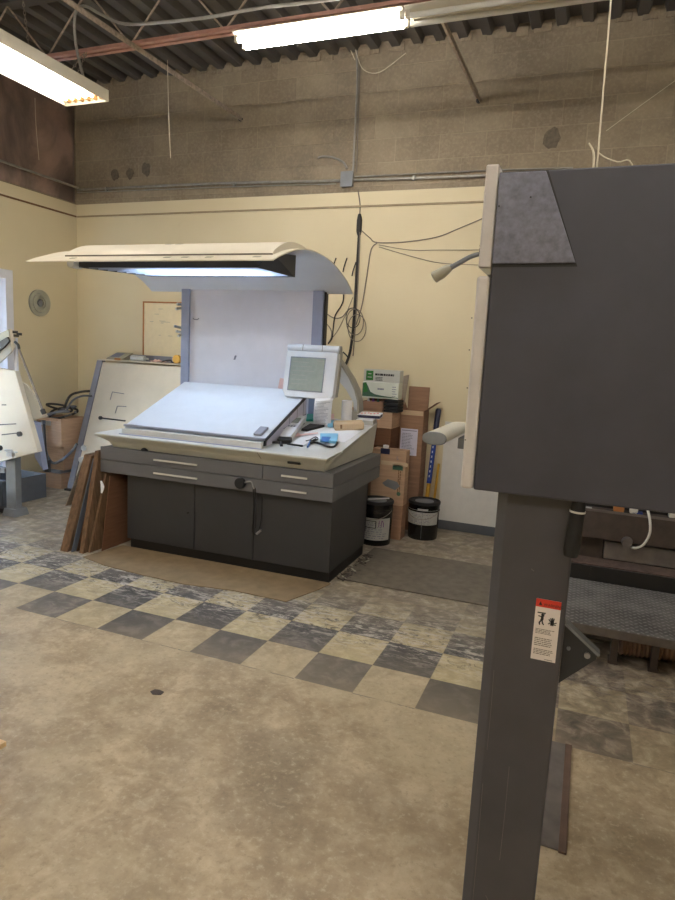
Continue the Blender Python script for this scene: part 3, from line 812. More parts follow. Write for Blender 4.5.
obj('ledge', LM().box(bu0+.02, bu1+.01, .015, .055, .898, .944), 'desk_top_white', con_t, bev=.004)
a = con(250, 436, 1, .12)
for_stop = LM().slab((1.27, .11, bz0_+.04*sl+.001), (1.335, .11, bz0_+.04*sl+.001), (1.335, .22, bz0_+.15*sl+.001), (1.27, .22, bz0_+.15*sl+.001), nb*.02)
obj('paper_stop', for_stop, 'table_frame_grey', vb, bev=.006)
# back panel between two columns
YP = 2.045
bp = obj('back_panel', MB().box(-2.243, -1.02, YP, YP+.02, 1.02, 2.095), 'panel_lilac', con_t)
for xa, xb in ((-2.326, -2.24), (-1.02, -.924)):
    obj('column', MB().box(xa, xb, YP-.018, YP+.05, .75, 2.10), 'column_blue_grey', con_t, bev=.003)
obj('column_edge', MB().box(-.9235, -.908, YP+.0, YP+.05, .75, 2.09), 'cork_brown' if False else 'cable_black', con_t)
obj('column_bracket', MB().box(-2.31, -1.0, D+.92+.008, D+.92+.03, .6, .75).box(-2.31, -1.0, D+.92+.008, YP+.02, .70, .749), 'dark_grey_paint', con_t)
p = at(196, 319, YP)
m = MB(); m.tube([(p.x-.032, YP-.0008, p.z+.008), (p.x-.015, YP-.0008, p.z-.004), (p.x+.015, YP-.0008, p.z-.004), (p.x+.032, YP-.0008, p.z+.008)], .004, 6)
obj('scuff', m, 'print_grey', bp)
p = at(235, 357.5, YP); obj('scuff', MB().slab((p.x-.015, YP-.0015, p.z-.02), (p.x+.004, YP-.0015, p.z-.02), (p.x+.018, YP-.0015, p.z+.018), (p.x-.002, YP-.0015, p.z+.018), (0, .0013, 0)), 'print_grey', bp)
m = MB()
for (px, py, qx, qy) in ((183, 305, 177, 304), (182, 308, 176, 309), (182, 328, 174, 326), (183, 333, 176, 331), (183, 334, 178, 336)):
    m.tube([at(px, py, YP+.01), at(qx, qy, YP-.05)], .012, 8)
obj('clips', m, 'plastic_clear_grey', con_t)
# hood : curved sheet, raised cover, lamp trough
HX0, HX1 = -2.69, -.682
HP = [(.633, 2.136), (.72, 2.172), (.815, 2.205), (.944, 2.247), (1.081, 2.275), (1.271, 2.289), (1.477, 2.279), (1.658, 2.249), (1.855, 2.192), (1.97, 2.144), (2.077, 2.081)]
def hood_pt(s):
    s = s*(len(HP)-1); i = min(int(s), len(HP)-2); t = s-i
    P = lambda k: Vector(HP[max(0, min(k, len(HP)-1))])
    a, b, c_, d = P(i-1), P(i), P(i+1), P(i+2)
    return .5*((2*b)+(c_-a)*t+(2*a-5*b+4*c_-d)*t*t+(3*b-a-3*c_+d)*t**3)
def hood_off(s, h):
    a = hood_pt(max(0, s-.01)); b = hood_pt(min(1, s+.01)); d = (b-a).normalized(); q = hood_pt(s)
    return q+Vector((-d.y, d.x))*h
m = MB(); NS = 40
for side, (h0, h1, mi) in (('o', (.004, .004, 0)), ('i', (-.004, -.004, 1))):
    pass
o_, i_ = [], []
for k in range(NS+1):
    a = hood_off(k/NS, .004); b = hood_off(k/NS, -.004)
    o_.append((m._p((HX0, a.x, a.y)), m._p((HX1, a.x, a.y)))); i_.append((m._p((HX0, b.x, b.y)), m._p((HX1, b.x, b.y))))
for k in range(NS):
    m.face([o_[k][0], o_[k][1], o_[k+1][1], o_[k+1][0]], 0, True)
    m.face([i_[k][0], i_[k+1][0], i_[k+1][1], i_[k][1]], 1, True)
    for e in (0, 1): m.face([o_[k][e], o_[k+1][e], i_[k+1][e], i_[k][e]], 0)
for k in (0, NS): m.face([o_[k][0], o_[k][1], i_[k][1], i_[k][0]], 0)
hood = obj('hood', m, ['hood_cream', 'hood_inner'], con_t)
m = MB(); ends = []
cx0, cx1 = HX0+.26, HX1-.06
rows = []
NC = 16
for k in range(NC+1):
    s = .13+.36*k/NC
    a = hood_off(s, .0045); b = hood_off(s, .016+.032*math.sin(PI*k/NC)**.7 if 0 < k < NC else .016)
    rows.append([m._p((cx0, a.x, a.y)), m._p((cx0+.0, b.x, b.y)), m._p((cx1, b.x, b.y)), m._p((cx1, a.x, a.y))])
for k in range(NC):
    A, B = rows[k], rows[k+1]
    m.face([A[1], A[2], B[2], B[1]], 0, True); m.face([A[0], A[1], B[1], B[0]]); m.face([A[2], A[3], B[3], B[2]])
obj('raised_cover', m, 'hood_cream', hood)
m = MB(); a = hood_off(.128, .0045); b = hood_off(.128, .015)
m.slab((cx0, a.x-.002, a.y), (cx1, a.x-.002, a.y), (cx1, b.x-.002, b.y), (cx0, b.x-.002, b.y), (0, .0015, 0))
obj('cover_gap_shade', m, 'cable_grey', hood)  # dark strip standing in for the shadow under the raised cover
m = MB()
for (px, py) in ((168, 245.5), (178, 247.5), (166, 253.5), (184, 255.5), (208, 254), (72, 253), (256, 256)):
    s = .06 if py > 251 else .3
    a = hood_off(s, .0055 if s < .1 else .047); x0 = at(px, py, a.x).x
    b = hood_off(s+.02, .0055 if s < .1 else .047)
    m.slab((x0-.025, a.x, a.y), (x0+.025, a.x, a.y), (x0+.03, b.x, b.y), (x0-.02, b.x, b.y), (0, -.001, .002))
obj('label_scraps', m, 'ring_grey', hood)
# lamp trough
LX0, LX1, LY0, LY1 = -2.50, -.86, .95, 1.33
zt0, zt1, zb0, zb1 = 2.236, 2.273, 2.137, 2.120
m = MB()
m.slab((LX0, LY0, zb0), (LX1-.10, LY0, zb0), (LX1, LY0, zt0), (LX0, LY0, zt0), (0, .008, 0))
m.slab((LX0+.38, LY1, zb1), (LX1, LY1, zb1), (LX1, LY1, zt1), (LX0+.2, LY1, zt1), (0, -.008, 0))
m.slab((LX1-.10, LY0+.0085, zb0), (LX1, LY1-.0085, zb1), (LX1, LY1-.0085, zt1), (LX1, LY0+.0085, zt0), (-.008, 0, 0))
m.slab((LX0+.0, LY0+.0085, zb0), (LX0+.38, LY1-.0085, zb1), (LX0+.2, LY1-.0085, zt1), (LX0, LY0+.0085, zt0), (.008, 0, 0))
lh = obj('lamp_trough', m, 'dark_grey_paint', con_t)
m = MB()
for k in range(7):
    yy = LY0+.035+.05*k; f_k = (yy-LY0)/(LY1-LY0); zk = zb0+(zb1-zb0)*f_k
    m.box(LX0+.03+.36*f_k, LX1-.115+.085*f_k, yy, yy+.002, zk+.001, zk+.024)
obj('added_louvre', m, 'louvre_blue', lh)  # blades added in place of a diffuser to tone down the tube glow
obj('reflector', MB().slab((LX0+.03, LY0+.02, 2.226), (LX1-.03, LY0+.02, 2.226), (LX1-.03, LY1-.02, 2.245), (LX0+.26, LY1-.02, 2.245), (0, 0, .003)), 'hood_inner', lh)
obj('hinge_knob', MB().cyl((LX0-.035, LY0-.05, 2.165), (LX0-.035, LY0+.05, 2.165), .035, n=18), 'hood_cream', lh)
for yy in (1.03, 1.14, 1.25): obj('tube', MB().cyl((LX0+.42, yy, 2.205), (LX1-.15, yy, 2.205), .013, n=10), 'tube_daylight', lh)

# black handset hooked on the drawer front
hs = thing('wired_handset', 'black round handset on a cord hooked over the lower drawer front', 'handset', CT @ Vector((1.25, -.02, .3)))
p = con(240.5, 483, 1, -.02)
obj('ear_piece', LM().lathe([(.024, -.047), (.038, -.04), (.039, -.012), (.03, -.0035)], (p.x, 0, p.z), 24, axis=1), 'black_rubber', hs)
pt = lambda x, y, v=-.012: con(x, y, 1, v)
obj('hook', LM().tube([pt(243, 483, -.025), pt(249, 481.5, -.025), pt(252, 482.5, -.02), pt(254, 489, -.018)], .006, 8), 'steel', hs)
obj('cord', LM().tube([pt(253, 486), pt(253.5, 500), pt(253, 520), pt(252.5, 532), pt(256, 534.5), pt(259, 530), pt(261.5, 515), pt(262, 495)], .004, 8), 'black', hs)
obj('cord', LM().tube([pt(255, 488), pt(256, 505), pt(255.5, 528)], .0045, 8), 'black', hs)
obj('clip', LM().tube([pt(256.5, 534), pt(261, 530)], [.009, .009], 8), 'steel', hs)

# ================================================================ TOUCHSCREEN MONITOR
mu, mv, mz, mw, mh, mt, myaw = 1.42, .70, 1.23, .446, .425, .168, -.039
mon = thing('touchscreen_monitor', 'white touchscreen monitor on a curved arm at the right of the viewing board', 'monitor', CT @ Vector((1.6, 1.0, 1.03)))
MT = CT @ Matrix.Translation((mu, mv, mz)) @ Matrix.Rotation(myaw, 4, 'Z') @ Matrix.Rotation(-mt, 4, 'X')
m = MB(MT); m.prism([(-mw/2+.012, .36), (mw/2-.012, .36), (mw/2-.012, .02), (mw/2-.03, -.0), (-mw/2+.04, -.0), (-mw/2, .035), (-mw/2, .36)][:0] or [(-mw/2, .05), (-mw/2+.03, .0), (mw/2-.02, .0), (mw/2, .03), (mw/2, mh-.055), (-mw/2, mh-.055)], 1, 0, .055)
hou = obj('screen_housing', m, 'monitor_grey', mon, bev=.006)
obj('rear_cover', MB(MT).box(-mw/2+.03, mw/2+.004, .0555, .105, .03, mh-.03), 'monitor_side', mon, bev=.01)
hb = MB(MT)
hb.cyl((-mw/2+.0, .03, mh-.025), (mw/2, .03, mh-.025), .028, n=20)
hinge = obj('hinge_bar', hb, 'monitor_grey', mon)
obj('end_cap', MB(MT).cyl((mw/2+.0005, .03, mh-.025), (mw/2+.012, .03, mh-.025), .0275, n=20), 'monitor_side', hinge)
obj('bar_seam', MB(MT).box(-.085, -.081, -.0005, .002, mh-.05, mh-.002).box(.085, .089, -.0005, .002, mh-.05, mh-.002), 'cable_grey', hinge)
sx0, sx1, sz0, sz1 = -mw/2+.052, mw/2-.10, .055, .315
scr = obj('screen', MB(MT).box(sx0, sx1, -.0035, .003, sz0, sz1), 'lcd_glass', mon)
m = MB(MT); m.box(sx0-.006, sx1+.006, -.006, -.0001, sz1, sz1+.007); m.box(sx0-.006, sx0, -.006, -.0001, sz0, sz1); m.box(sx0-.006, sx1+.006, -.006, -.0001, sz0-.004, sz0); m.box(sx1, sx1+.004, -.006, -.0001, sz0, sz1)
obj('screen_bezel', m, 'print_grey', mon)
m = MB(MT)
for k in range(6):
    m.box(sx0+.02, sx0+random.uniform(.08, .22), -.0042, -.0036, sz1-.035-.035*k, sz1-.032-.035*k)
m.box(sx1-.07, sx1-.01, -.0042, -.0036, sz1-.02, sz1-.016)
obj('screen_writing', m, 'monitor_side', scr)
# arm: curved fin from the rear cover down to a post
av = 1.045
ap = lambda x, y, v=av: con(x, y, 1, v)
outer = [ap(336, 357), ap(344, 367), ap(351, 378), ap(356.5, 390), ap(359, 400), ap(359.5, 412)]
inner = [ap(355, 412), ap(354.5, 402), ap(347, 389), ap(340, 381), ap(335, 372)]
m = LM(); pts = [(q.x, q.z) for q in outer+inner]
m.prism(pts, 1, av-.035, av+.035)
arm = obj('arm', m, 'monitor_grey', mon, bev=.004)
m = LM(); prev = None
for i in range(len(outer)-1):
    a, b = outer[i], outer[i+1]
    m.slab((a.x, av-.06, a.z), (a.x, av+.06, a.z), (b.x, av+.06, b.z), (b.x, av-.06, b.z), (.014, 0, .004))
obj('arm_rib', m, 'monitor_side', arm)
a = ap(355, 412); obj('arm_foot', LM().box(a.x-.05, a.x+.05, av-.06, av+.06, dz(av)+.012, a.z+.01), 'monitor_side', mon, bev=.004)

# ================================================================ THINGS ON THE DESK
def dbase(v): return dz(v)+.001
def lying(name, u, v, l, w, h, ang, mats, label, cat, mb=None, lift=0, bev=.002, group=None, parent=None):
    """box lying on the desk slope, long side l at angle ang"""
    th = math.atan(.163) if v > .27 else math.atan(.055)
    T = CT @ Matrix.Translation((u, v, dz(v)+.0015+lift)) @ Matrix.Rotation(th, 4, 'X') @ Matrix.Rotation(ang, 4, 'Z')
    return T
def desk_box(name, u, v, l, w, h, ang, mat, label, cat, lift=0, bev=.002):
    T = lying(name, u, v, l, w, h, ang, mat, label, cat, lift=lift)
    return tag(obj(name, MB(T).box(-l/2, l/2, -w/2, w/2, 0, h), mat, bev=bev), label, cat), T
# densitometer handset leaning by the board
T = CT @ Matrix.Translation((1.315, .47, dz(.47)+.002)) @ Matrix.Rotation(math.atan(.163), 4, 'X') @ Matrix.Rotation(.12, 4, 'Z')
ph = thing('handheld_meter', 'white handheld meter lying against the right edge of the viewing board', 'meter', CT @ Vector((1.3, .6, dz(.6))))
T = CT @ Matrix.Translation((1.413, .36, dz(.36)+.002)) @ Matrix.Rotation(math.atan(.163), 4, 'X') @ Matrix.Rotation(.17, 4, 'Z')
T = CT @ Matrix.Translation((1.425, .33, dz(.33)+.003)) @ Matrix.Rotation(.19, 4, 'Z') @ Matrix.Rotation(math.atan(.163)+.12, 4, 'X')
body = obj('body', MB(T).prism([(-.045, 0), (.045, 0), (.055, .3), (.06, .43), (-.05, .43), (-.05, .3)], 2, .0, .045), 'monitor_grey', ph, bev=.008)
obj('display', MB(T).box(-.032, .036, .26, .36, .0455, .048), 'lcd_glass', body)
m = MB(T)
for i in range(3): m.box(-.03+.022*i, -.014+.022*i, .18, .2, .0455, .0485)
obj('keys', m, 'print_grey', body)
obj('head', MB(T).box(-.05, .05, -.06, -.001, 0, .04), 'cable_black', ph, bev=.006)
sheet = lambda name, pts, mat, label, lift=.001, t=.0016: tag(obj(name, LM().slab(*[(p.x, p.y, p.z+lift) for p in pts], (0, 0, t)), mat), label, 'paper')
def dq(*pp): return [dsk(*q) for q in pp]
sheet('lined_sheet', [(1.39, .93, dz(.93)), (1.66, .93, dz(.93)), (1.62, 1.07, dz(1.07)), (1.39, 1.07, dz(1.07))] and [Vector(q) for q in ((1.40, .80, dz(.80)), (1.56, .80, dz(.80)), (1.56, 1.075, dz(1.075)), (1.40, 1.075, dz(1.075)))], 'paper_lilac', 'ruled sheet under the monitor beside the top of the viewing board')
sheet('paper_sheet', [Vector(q) for q in ((1.42, .50, dz(.50)), (1.85, .45, dz(.45)), (1.86, .78, dz(.78)), (1.43, .79, dz(.79)))], 'paper_white', 'large white sheet lying flat on the middle of the right desk', .001)
sheet('note_sheet', [Vector(q) for q in ((1.49, .27, dz(.27)), (1.60, .255, dz(.255)), (1.63, .44, dz(.44)), (1.50, .45, dz(.45)))], 'paper_white', 'white note sheet with a black front edge, right of the handheld meter', .006, .006)
a, b = Vector((1.47, .262, dz(.262)+.008)), Vector((1.60, .247, dz(.247)+.008))
tag(obj('pen', LM().tube([a, b], .007, 8), 'black'), 'black pen lying along the front edge of the note pad', 'pen')
tag(obj('marker_pen', LM().tube([dsk(307.5, 447, .008), dsk(310.5, 440.5, .008)], [.008, .006], 8), 'blue_plastic'), 'blue marker pen right of the note pad', 'pen')
mp = thing('cable_pen', 'black pen with white grip lying at the front edge before the meter', 'pen', CT @ dsk(278, 443))
obj('barrel', LM().tube([dsk(259, 443.5, .012), dsk(269, 442.5, .012)], .006, 8), 'handle_white', mp)
obj('grip', LM().tube([dsk(269, 442.5, .012), dsk(279, 442.2, .012)], .009, 8), 'black', mp)
obj('cap', LM().tube([dsk(279.5, 439, .012), dsk(281.5, 446, .012)], .012, 8), 'print_black', mp)
tag(obj('desk_cable', LM().tube([dsk(243, 442, .01), dsk(246, 447, .006), dsk(251, 448.5, .006), dsk(256, 447, .006), dsk(260, 444, .012)], .0045, 6), 'cable_grey'), 'thin cord drooping over the desk lip left of the pens', 'cord')
sheet('pink_slip', [dsk(281, 437), dsk(293, 439), dsk(303, 436), dsk(290, 431)], 'paper_pink', 'pink paper slip under the foot of the handheld meter', .008)
p = dsk(285, 429.5)
tag(obj('small_clamp', LM().tube([(p.x-.04, p.y, p.z+.012), (p.x, p.y+.01, p.z+.016), (p.x+.045, p.y, p.z+.012)], [.008, .016, .01], 8), 'cable_grey'), 'small grey clamp beside the middle of the handheld meter', 'clamp')
sheet('pink_strip', [dsk(298, 437.5), dsk(318, 435), dsk(318, 434), dsk(298, 436)], 'paper_pink', 'narrow pink strip of paper behind the note pad', .012)
tag(obj('green_pad', LM().slab(*[(q.x, q.y, q.z+.004) for q in dq((306, 422), (313.5, 422), (314, 416.5), (307, 416.5))], (0, 0, .02)), 'teal_plastic', bev=.003), 'teal sticky pad left of the hanging paper strip', 'note pad')
tag(obj('black_tray', LM().slab(*[Vector((q[0], q[1], dz(q[1])+.004)) for q in ((1.42, .62), (1.47, .62), (1.55, .79), (1.42, .79))], (0, 0, .02)), 'cable_black', bev=.003), 'small black tray behind the handheld meter', 'tray')
# paper strip hung from the monitor
T2 = MT
sp = thing('paper_strip', 'long printed paper strip hanging from the lower right corner of the monitor', 'paper', CT @ Vector((1.52, .75, .99)))
pa, pb = con(315, 398, 1, .685), con(333, 398.5, 1, .685); pc_, pd_ = dsk(331, 427, .003), dsk(313.5, 426, .003)
f_ = lambda u, v: (Vector(pd_)*(1-u)+Vector(pc_)*u)*(1-v)+(Vector(pa)*(1-u)+Vector(pb)*u)*v+Vector((0, -.015*math.sin(PI*v), 0))
obj('sheet', LM().grid(f_, 2, 10), 'paper_white', sp, solid=.001)
m = LM()
for k in range(17):
    v0 = .06+.05*k; L_ = random.uniform(.5, .85) if k < 16 else .9
    m.poly([f_(.08, v0)+Vector((0, -.003, .001)), f_(.08+L_*.9, v0)+Vector((0, -.003, .001)), f_(.08+L_*.9, v0+.012)+Vector((0, -.003, .001)), f_(.08, v0+.012)+Vector((0, -.003, .001))])
obj('print', m, 'print_grey', sp)
# wrapped brown packet with side labels
a, b = Vector((1.665, .715, dz(.715))), Vector((1.875, .825, dz(.825)))
ang = math.atan2(b.y-a.y, b.x-a.x)
T = CT @ Matrix.Translation((a.x, a.y, a.z+.001)) @ Matrix.Rotation(math.atan(.163), 4, 'X') @ Matrix.Rotation(ang, 4, 'Z')
ln = math.hypot(b.x-a.x, b.y-a.y)
pk = tag(obj('wrapped_packet', MB(T).box(0, ln, 0, .10, 0, .062), 'kraft_wrap', bev=.014, seg=3), 'tan paper wrapped packet near the right edge of the desk', 'packet')
obj('end_mark', MB(T).box(-.0015, -.0003, .05, .09, .012, .045).box(.045, .06, -.0012, -.0002, .018, .05), 'cork_brown', pk)
# books and pads behind the packet
def book(u0, v0, l, w, h, ang, mat, label, page='paper_white', lift=0, nm='book'):
    T = CT @ Matrix.Translation((u0, v0, dz(v0)+.002+lift)) @ Matrix.Rotation(math.atan(.163), 4, 'X') @ Matrix.Rotation(ang, 4, 'Z')
    t = thing(nm, label, 'book', CT @ Vector((u0, v0, dz(v0)+lift)))
    obj('pages', MB(T).box(.003, l-.003, .003, w-.003, .003, h-.003), page, t)
    obj('cover', MB(T).box(0, l, 0, w, h-.003, h).box(0, l, 0, w, 0, .003).box(0, l, w-.003, w, .003, h-.003), mat, t)
    return t, T
bk1, T = book(1.765, .945, .14, .13, .045, .08, 'paper_white', 'thick white book stack just behind the tan packet', 'label_grey')
bk2, T = book(1.755, .985, .19, .105, .03, .05, 'paper_white', 'top book with a dark blue edge at the back right corner of the desk', 'navy', lift=.048)
m = MB(T)
for i in range(6): m.box(.02+.026*i, .036+.026*i, .03+.012*(i % 3), .05+.012*(i % 3), .0314, .0322)
obj('cover_sheet', MB(T).box(.004, .186, .004, .101, .0302, .0312), 'paper_white', bk2)
obj('cover_print', m, 'red_label', bk2)
tag(obj('blue_wipe', LM().slab(*[(1.57, .79, dz(.79)+.003), (1.625, .79, dz(.79)+.003), (1.615, .85, dz(.85)+.003), (1.56, .86, dz(.86)+.003)], (0, 0, .05)), 'light_blue', bev=.012), 'crumpled light blue wipe beside the left end of the tan packet', 'cloth')
tag(obj('tape_roll', LM().tube([(1.585+.03*math.cos(a_), .93+.03*math.sin(a_), dz(.93)+.02) for a_ in [2*PI*k/12 for k in range(13)]], .012, 8), 'plastic_clear_grey'), 'small clear roll of tape behind the blue wipe', 'tape')
# white paper roll standing by the arm
p = Vector((1.672, .955, 0))
tag(obj('paper_roll', LM().lathe([(.044, dz(.965)+.008), (.044, dz(.965)+.19), (.04, dz(.965)+.192), (.015, dz(.965)+.192)], (p.x, p.y, 0), 28), 'paper_white'), 'upright white paper roll in front of the monitor arm', 'roll')
for i, (px, py, lb) in enumerate([(327, 417, 'upper of two pink striped cards right of the hanging paper strip'), (328.5, 422.5, 'lower of two pink striped cards right of the hanging paper strip')]):
    sheet('pink_card', [dsk(px-4, py+2), dsk(px+7, py+2), dsk(px+7, py-2), dsk(px-4, py-2)], 'paper_pink', lb, .004+.002*i, .006)
# blue packet with cords
a, b = dsk(317, 441), dsk(338, 443)
bpk = thing('blue_packet', 'blue printed packet tangled with a black cord at the front right of the desk', 'packet', CT @ a)
q = [dsk(320, 442, .004), dsk(337, 444, .004), dsk(338, 436, .004), dsk(320, 436, .004)]
obj('packet', LM().slab(*q, (0, 0, .022)), 'light_blue', bpk, bev=.004)
q = [dsk(321, 441, .028), dsk(328, 442, .028), dsk(331, 437, .028), dsk(322, 436.5, .028)]
obj('packet_print', LM().slab(*q, (0, 0, .001)), 'blue_plastic', bpk)
dk = lambda x, y: dsk(x, y, .014)
tag(obj('black_cable', LM().tube([dk(316, 439), dk(312, 441), dk(311, 443), dk(315, 442.5), dk(321, 444), dk(328, 446.5), dk(334, 446.5), dk(337, 443), dk(335, 440)], .008, 8), 'black'), 'black cord coiled in front of the blue packet', 'cord')
tag(obj('wire_glasses', LM().tube([dk(310, 440), dk(313, 438), dk(316, 437), dk(318, 439), dk(314, 441), dk(310, 440), dk(306, 441)], .004, 6), 'cable_black'), 'thin black wire frame left of the blue packet', 'wire')
# small red and white notes against the back panel foot
tag(obj('note_card', MB().slab(at(278, 388, YP-.03), at(286, 391, YP-.03), at(286, 379, YP-.008), at(280, 378, YP-.008), (0, -.001, 0)), 'paper_pink'), 'small pale pink note leaning on the back panel left of the monitor', 'note')

# ================================================================ LEFT SIDE
# inclined light table
ex0, ex1 = -3.9, -2.45
e = thing('light_table', 'cream inclined light table with grey frame leaning near the back corner', 'light table', (-3.2, 2.3, 0))
ey = lambda z: 2.27+(z-.09)*.34
def epl(x, z, d=0): return Vector((x, ey(z)-d, z))
eb0, eb1 = .15, 1.37
obj('board', MB().slab(epl(ex0+.075, eb0), epl(ex1, eb0), epl(ex1, eb1), epl(ex0+.075, eb1), (0, .03, 0)), 'machine_cream', e, bev=.004)
obj('side_frame', MB().slab(epl(ex0, .02, .01), epl(ex0+.073, .02, .01), epl(ex0+.073, 1.385, .01), epl(ex0, 1.385, .01), (0, .06, 0)), 'table_frame_grey', e, bev=.004)
obj('side_frame', MB().slab(epl(ex1+.001, .02, .01), epl(ex1+.073, .02, .01), epl(ex1+.073, 1.385, .01), epl(ex1+.001, 1.385, .01), (0, .06, 0)), 'table_frame_grey', e, bev=.004)
obj('foot', MB().box(ex0, ex0+.08, 2.2, 2.75, 0, .0195).box(ex1, ex1+.08, 2.2, 2.75, 0, .0195), 'black', e)
yt = ey(1.385)
obj('top_shelf', MB().box(ex0+.0, ex1+.07, yt-.012, yt+.13, 1.387, 1.4), 'machine_cream', e, bev=.003)
obj('shelf_back', MB().box(ex0+.35, ex1+.07, yt+.12, yt+.13, 1.4005, 1.468), 'table_frame_grey', e, bev=.002)
m = MB()
for (x0, y0, x1, y1_, th) in ((110, 392, 122, 394, 0), (110, 392, 109.6, 400, 0), (118, 406, 127, 406.5, 0), (118, 406, 117.6, 413, 0)):
    a = at(x0, y0, 2.56); b = at(x1, y1_, 2.56)
    a = epl(a.x, a.z, .001); b = epl(b.x, b.z, .001)
    m.tube([a, b], .0045, 6)
obj('slots', m, 'machine_grey', e)
a = at(99, 418, 2.47); b = at(124, 421, 2.47)
ro = obj('sight_rod', MB().tube([epl(a.x, a.z, .012), epl(b.x, b.z, .012)], .008, 8), 'cable_black', e)
obj('rod_end', MB().cyl(epl(a.x, a.z, .002), epl(a.x, a.z, .022), .02, n=14), 'cable_black', ro)
for i, (px, py) in enumerate([(76, 452), (72, 462)]):
    a = at(px, py, 2.3); obj('side_knob', MB().lathe([(.03, -.03), (.03, 0), (.012, .004)], (ex0+.12, ey(.45-.12*i)-.012, .45-.12*i), 14, axis=1), 'plastic_clear_grey', e)
# clutter along the shelf
zs = 1.4012
bkt = at(112, 352, yt+.05)
T = Matrix.Translation((-3.74, yt+.03, zs)) @ Matrix.Rotation(.25, 4, 'Z') @ Matrix.Rotation(.0, 4, 'X')
b = thing('grey_booklet', 'thick grey booklet lying on the left end of the light table shelf', 'booklet', (-3.74, yt+.05, zs))
obj('pages', MB().hexa([(-3.79, yt-.0, zs), (-3.57, yt-.0, zs), (-3.55, yt+.1, zs), (-3.77, yt+.1, zs)], [(-3.77, yt+.01, zs+.022), (-3.55, yt+.01, zs+.022), (-3.49, yt+.1, zs+.085), (-3.71, yt+.1, zs+.085)]), 'ring_grey', b, bev=.003)
m = MB(); m.slab((-3.74, yt+.02, zs+.031), (-3.62, yt+.02, zs+.031), (-3.59, yt+.08, zs+.073), (-3.71, yt+.08, zs+.073), (0, -.0006, .0012)); obj('cover_print', m, 'print_grey', b)
tag(obj('wood_block', MB().box(-3.66, -3.58, yt-.011, yt-.002, zs, zs+.02), 'oak_trim', bev=.003), 'small brown block at the front of the light table shelf below the booklet', 'block')
tag(obj('clear_bottle', MB().cyl((-3.46, yt+.03, zs+.03), (-3.30, yt+.05, zs+.03), .03, n=16).cyl((-3.30, yt+.05, zs+.03), (-3.26, yt+.055, zs+.03), .012, n=12), 'plastic_clear_grey'), 'clear plastic bottle lying on the light table shelf right of the booklet', 'bottle')
for i, (x, l, mt_, lb, cat) in enumerate([(-3.20, .12, 'paper_pink', 'pinkish rag on the light table shelf right of the bottle', 'rag'), (-2.99, .10, 'cable_black', 'dark cord scrap in the middle of the light table shelf', 'cord'), (-2.87, .07, 'yellow', 'yellow tape roll on the light table shelf near the console column', 'tape')]):
    if i == 0:
        o = obj('rag', MB().grid(lambda u, v: (x+.16*u, yt+.0+.08*v, zs+.004+.016*(1+math.sin(u*9+v*5)*math.cos(v*8))*(.4+.6*math.sin(PI*u)*math.sin(PI*v))), 14, 8), mt_, solid=.004)
    elif i == 1: o = obj('cord_scrap', MB().tube([(x-.08, yt+.03, zs+.008), (x-.02, yt+.0, zs+.02), (x+.03, yt+.04, zs+.03), (x+.07, yt+.01, zs+.012), (x+.1, yt+.05, zs+.012)], .007, 6), mt_)
    else: o = obj('tape_roll', MB().lathe([(.022, -.02), (.045, -.02), (.045, .02), (.022, .02)], (x, yt+.03, zs+.046), 20, axis=1), mt_)
    tag(o, lb, cat)

# plate bender on a pedestal at the left edge
pb = thing('plate_bender', 'cream plate punching bench with slanted front on a grey pedestal at the left edge', 'bench', (-3.5, 1.25, 0))
def pbp(x, z, d=0): return Vector((x, 1.12+(z-.47)*.16-d, z))
m = MB(); m.hexa([pbp(-4.25, .42), pbp(-3.86, .42), pbp(-3.23, .60), pbp(-3.47, 1.29), pbp(-4.25, 1.29)], [p+Vector((0, .05, 0)) for p in (pbp(-4.25, .42), pbp(-3.86, .42), pbp(-3.23, .60), pbp(-3.47, 1.29), pbp(-4.25, 1.29))])
m = MB(); q = [at(-60, 474, 1.12), at(-5, 463, 1.12), at(38, 452, 1.14), at(15, 371, 1.25), at(-60, 358, 1.25)]
m.hexa(q, [p+Vector((0, .05, .0)) for p in q])
obj('slanted_panel', m, 'machine_cream', pb, bev=.004)
m = MB(); q = [at(13, 340, 1.30), at(16, 338, 1.30), at(17.5, 385, 1.27), at(15, 372, 1.27)]
m.hexa(q, [p+Vector((0, .02, 0)) for p in q]); obj('side_flap', m, 'white_jamb', pb)
m = MB()
for (a, b) in (((0, 435), (18, 433)), ((-3, 425), (14, 424)), ((0, 405), (4, 405))):
    a, b = at(*a, 1.10), at(*b, 1.10); m.tube([a+Vector((0, .02, 0)), b+Vector((0, .02, 0))], .005, 6)
rodp = obj('sight_rods', m, 'cable_black', pb)
a = at(19.5, 434, 1.11); obj('rod_end', MB().cyl(a+Vector((0, -.012, 0)), a+Vector((0, .012, 0)), .022, n=14), 'cable_black', rodp)
a = at(0, 448, 1.10); obj('knob', MB().cyl(a+Vector((0, -.03, 0)), a+Vector((0, .01, 0)), .022, n=14), 'cable_black', pb)
a = at(9, 454, 1.07)
obj('pin_block', MB().box(a.x-.035, a.x+.03, a.y-.0, a.y+.04, a.z-.025, a.z+.01).box(a.x-.06, a.x+.07, a.y+.01, a.y+.03, a.z+.012, a.z+.025).cyl((a.x-.03, a.y-.02, a.z+.035), (a.x+.06, a.y-.02, a.z+.04), .008, n=8), 'plastic_clear_grey', pb, bev=.004)
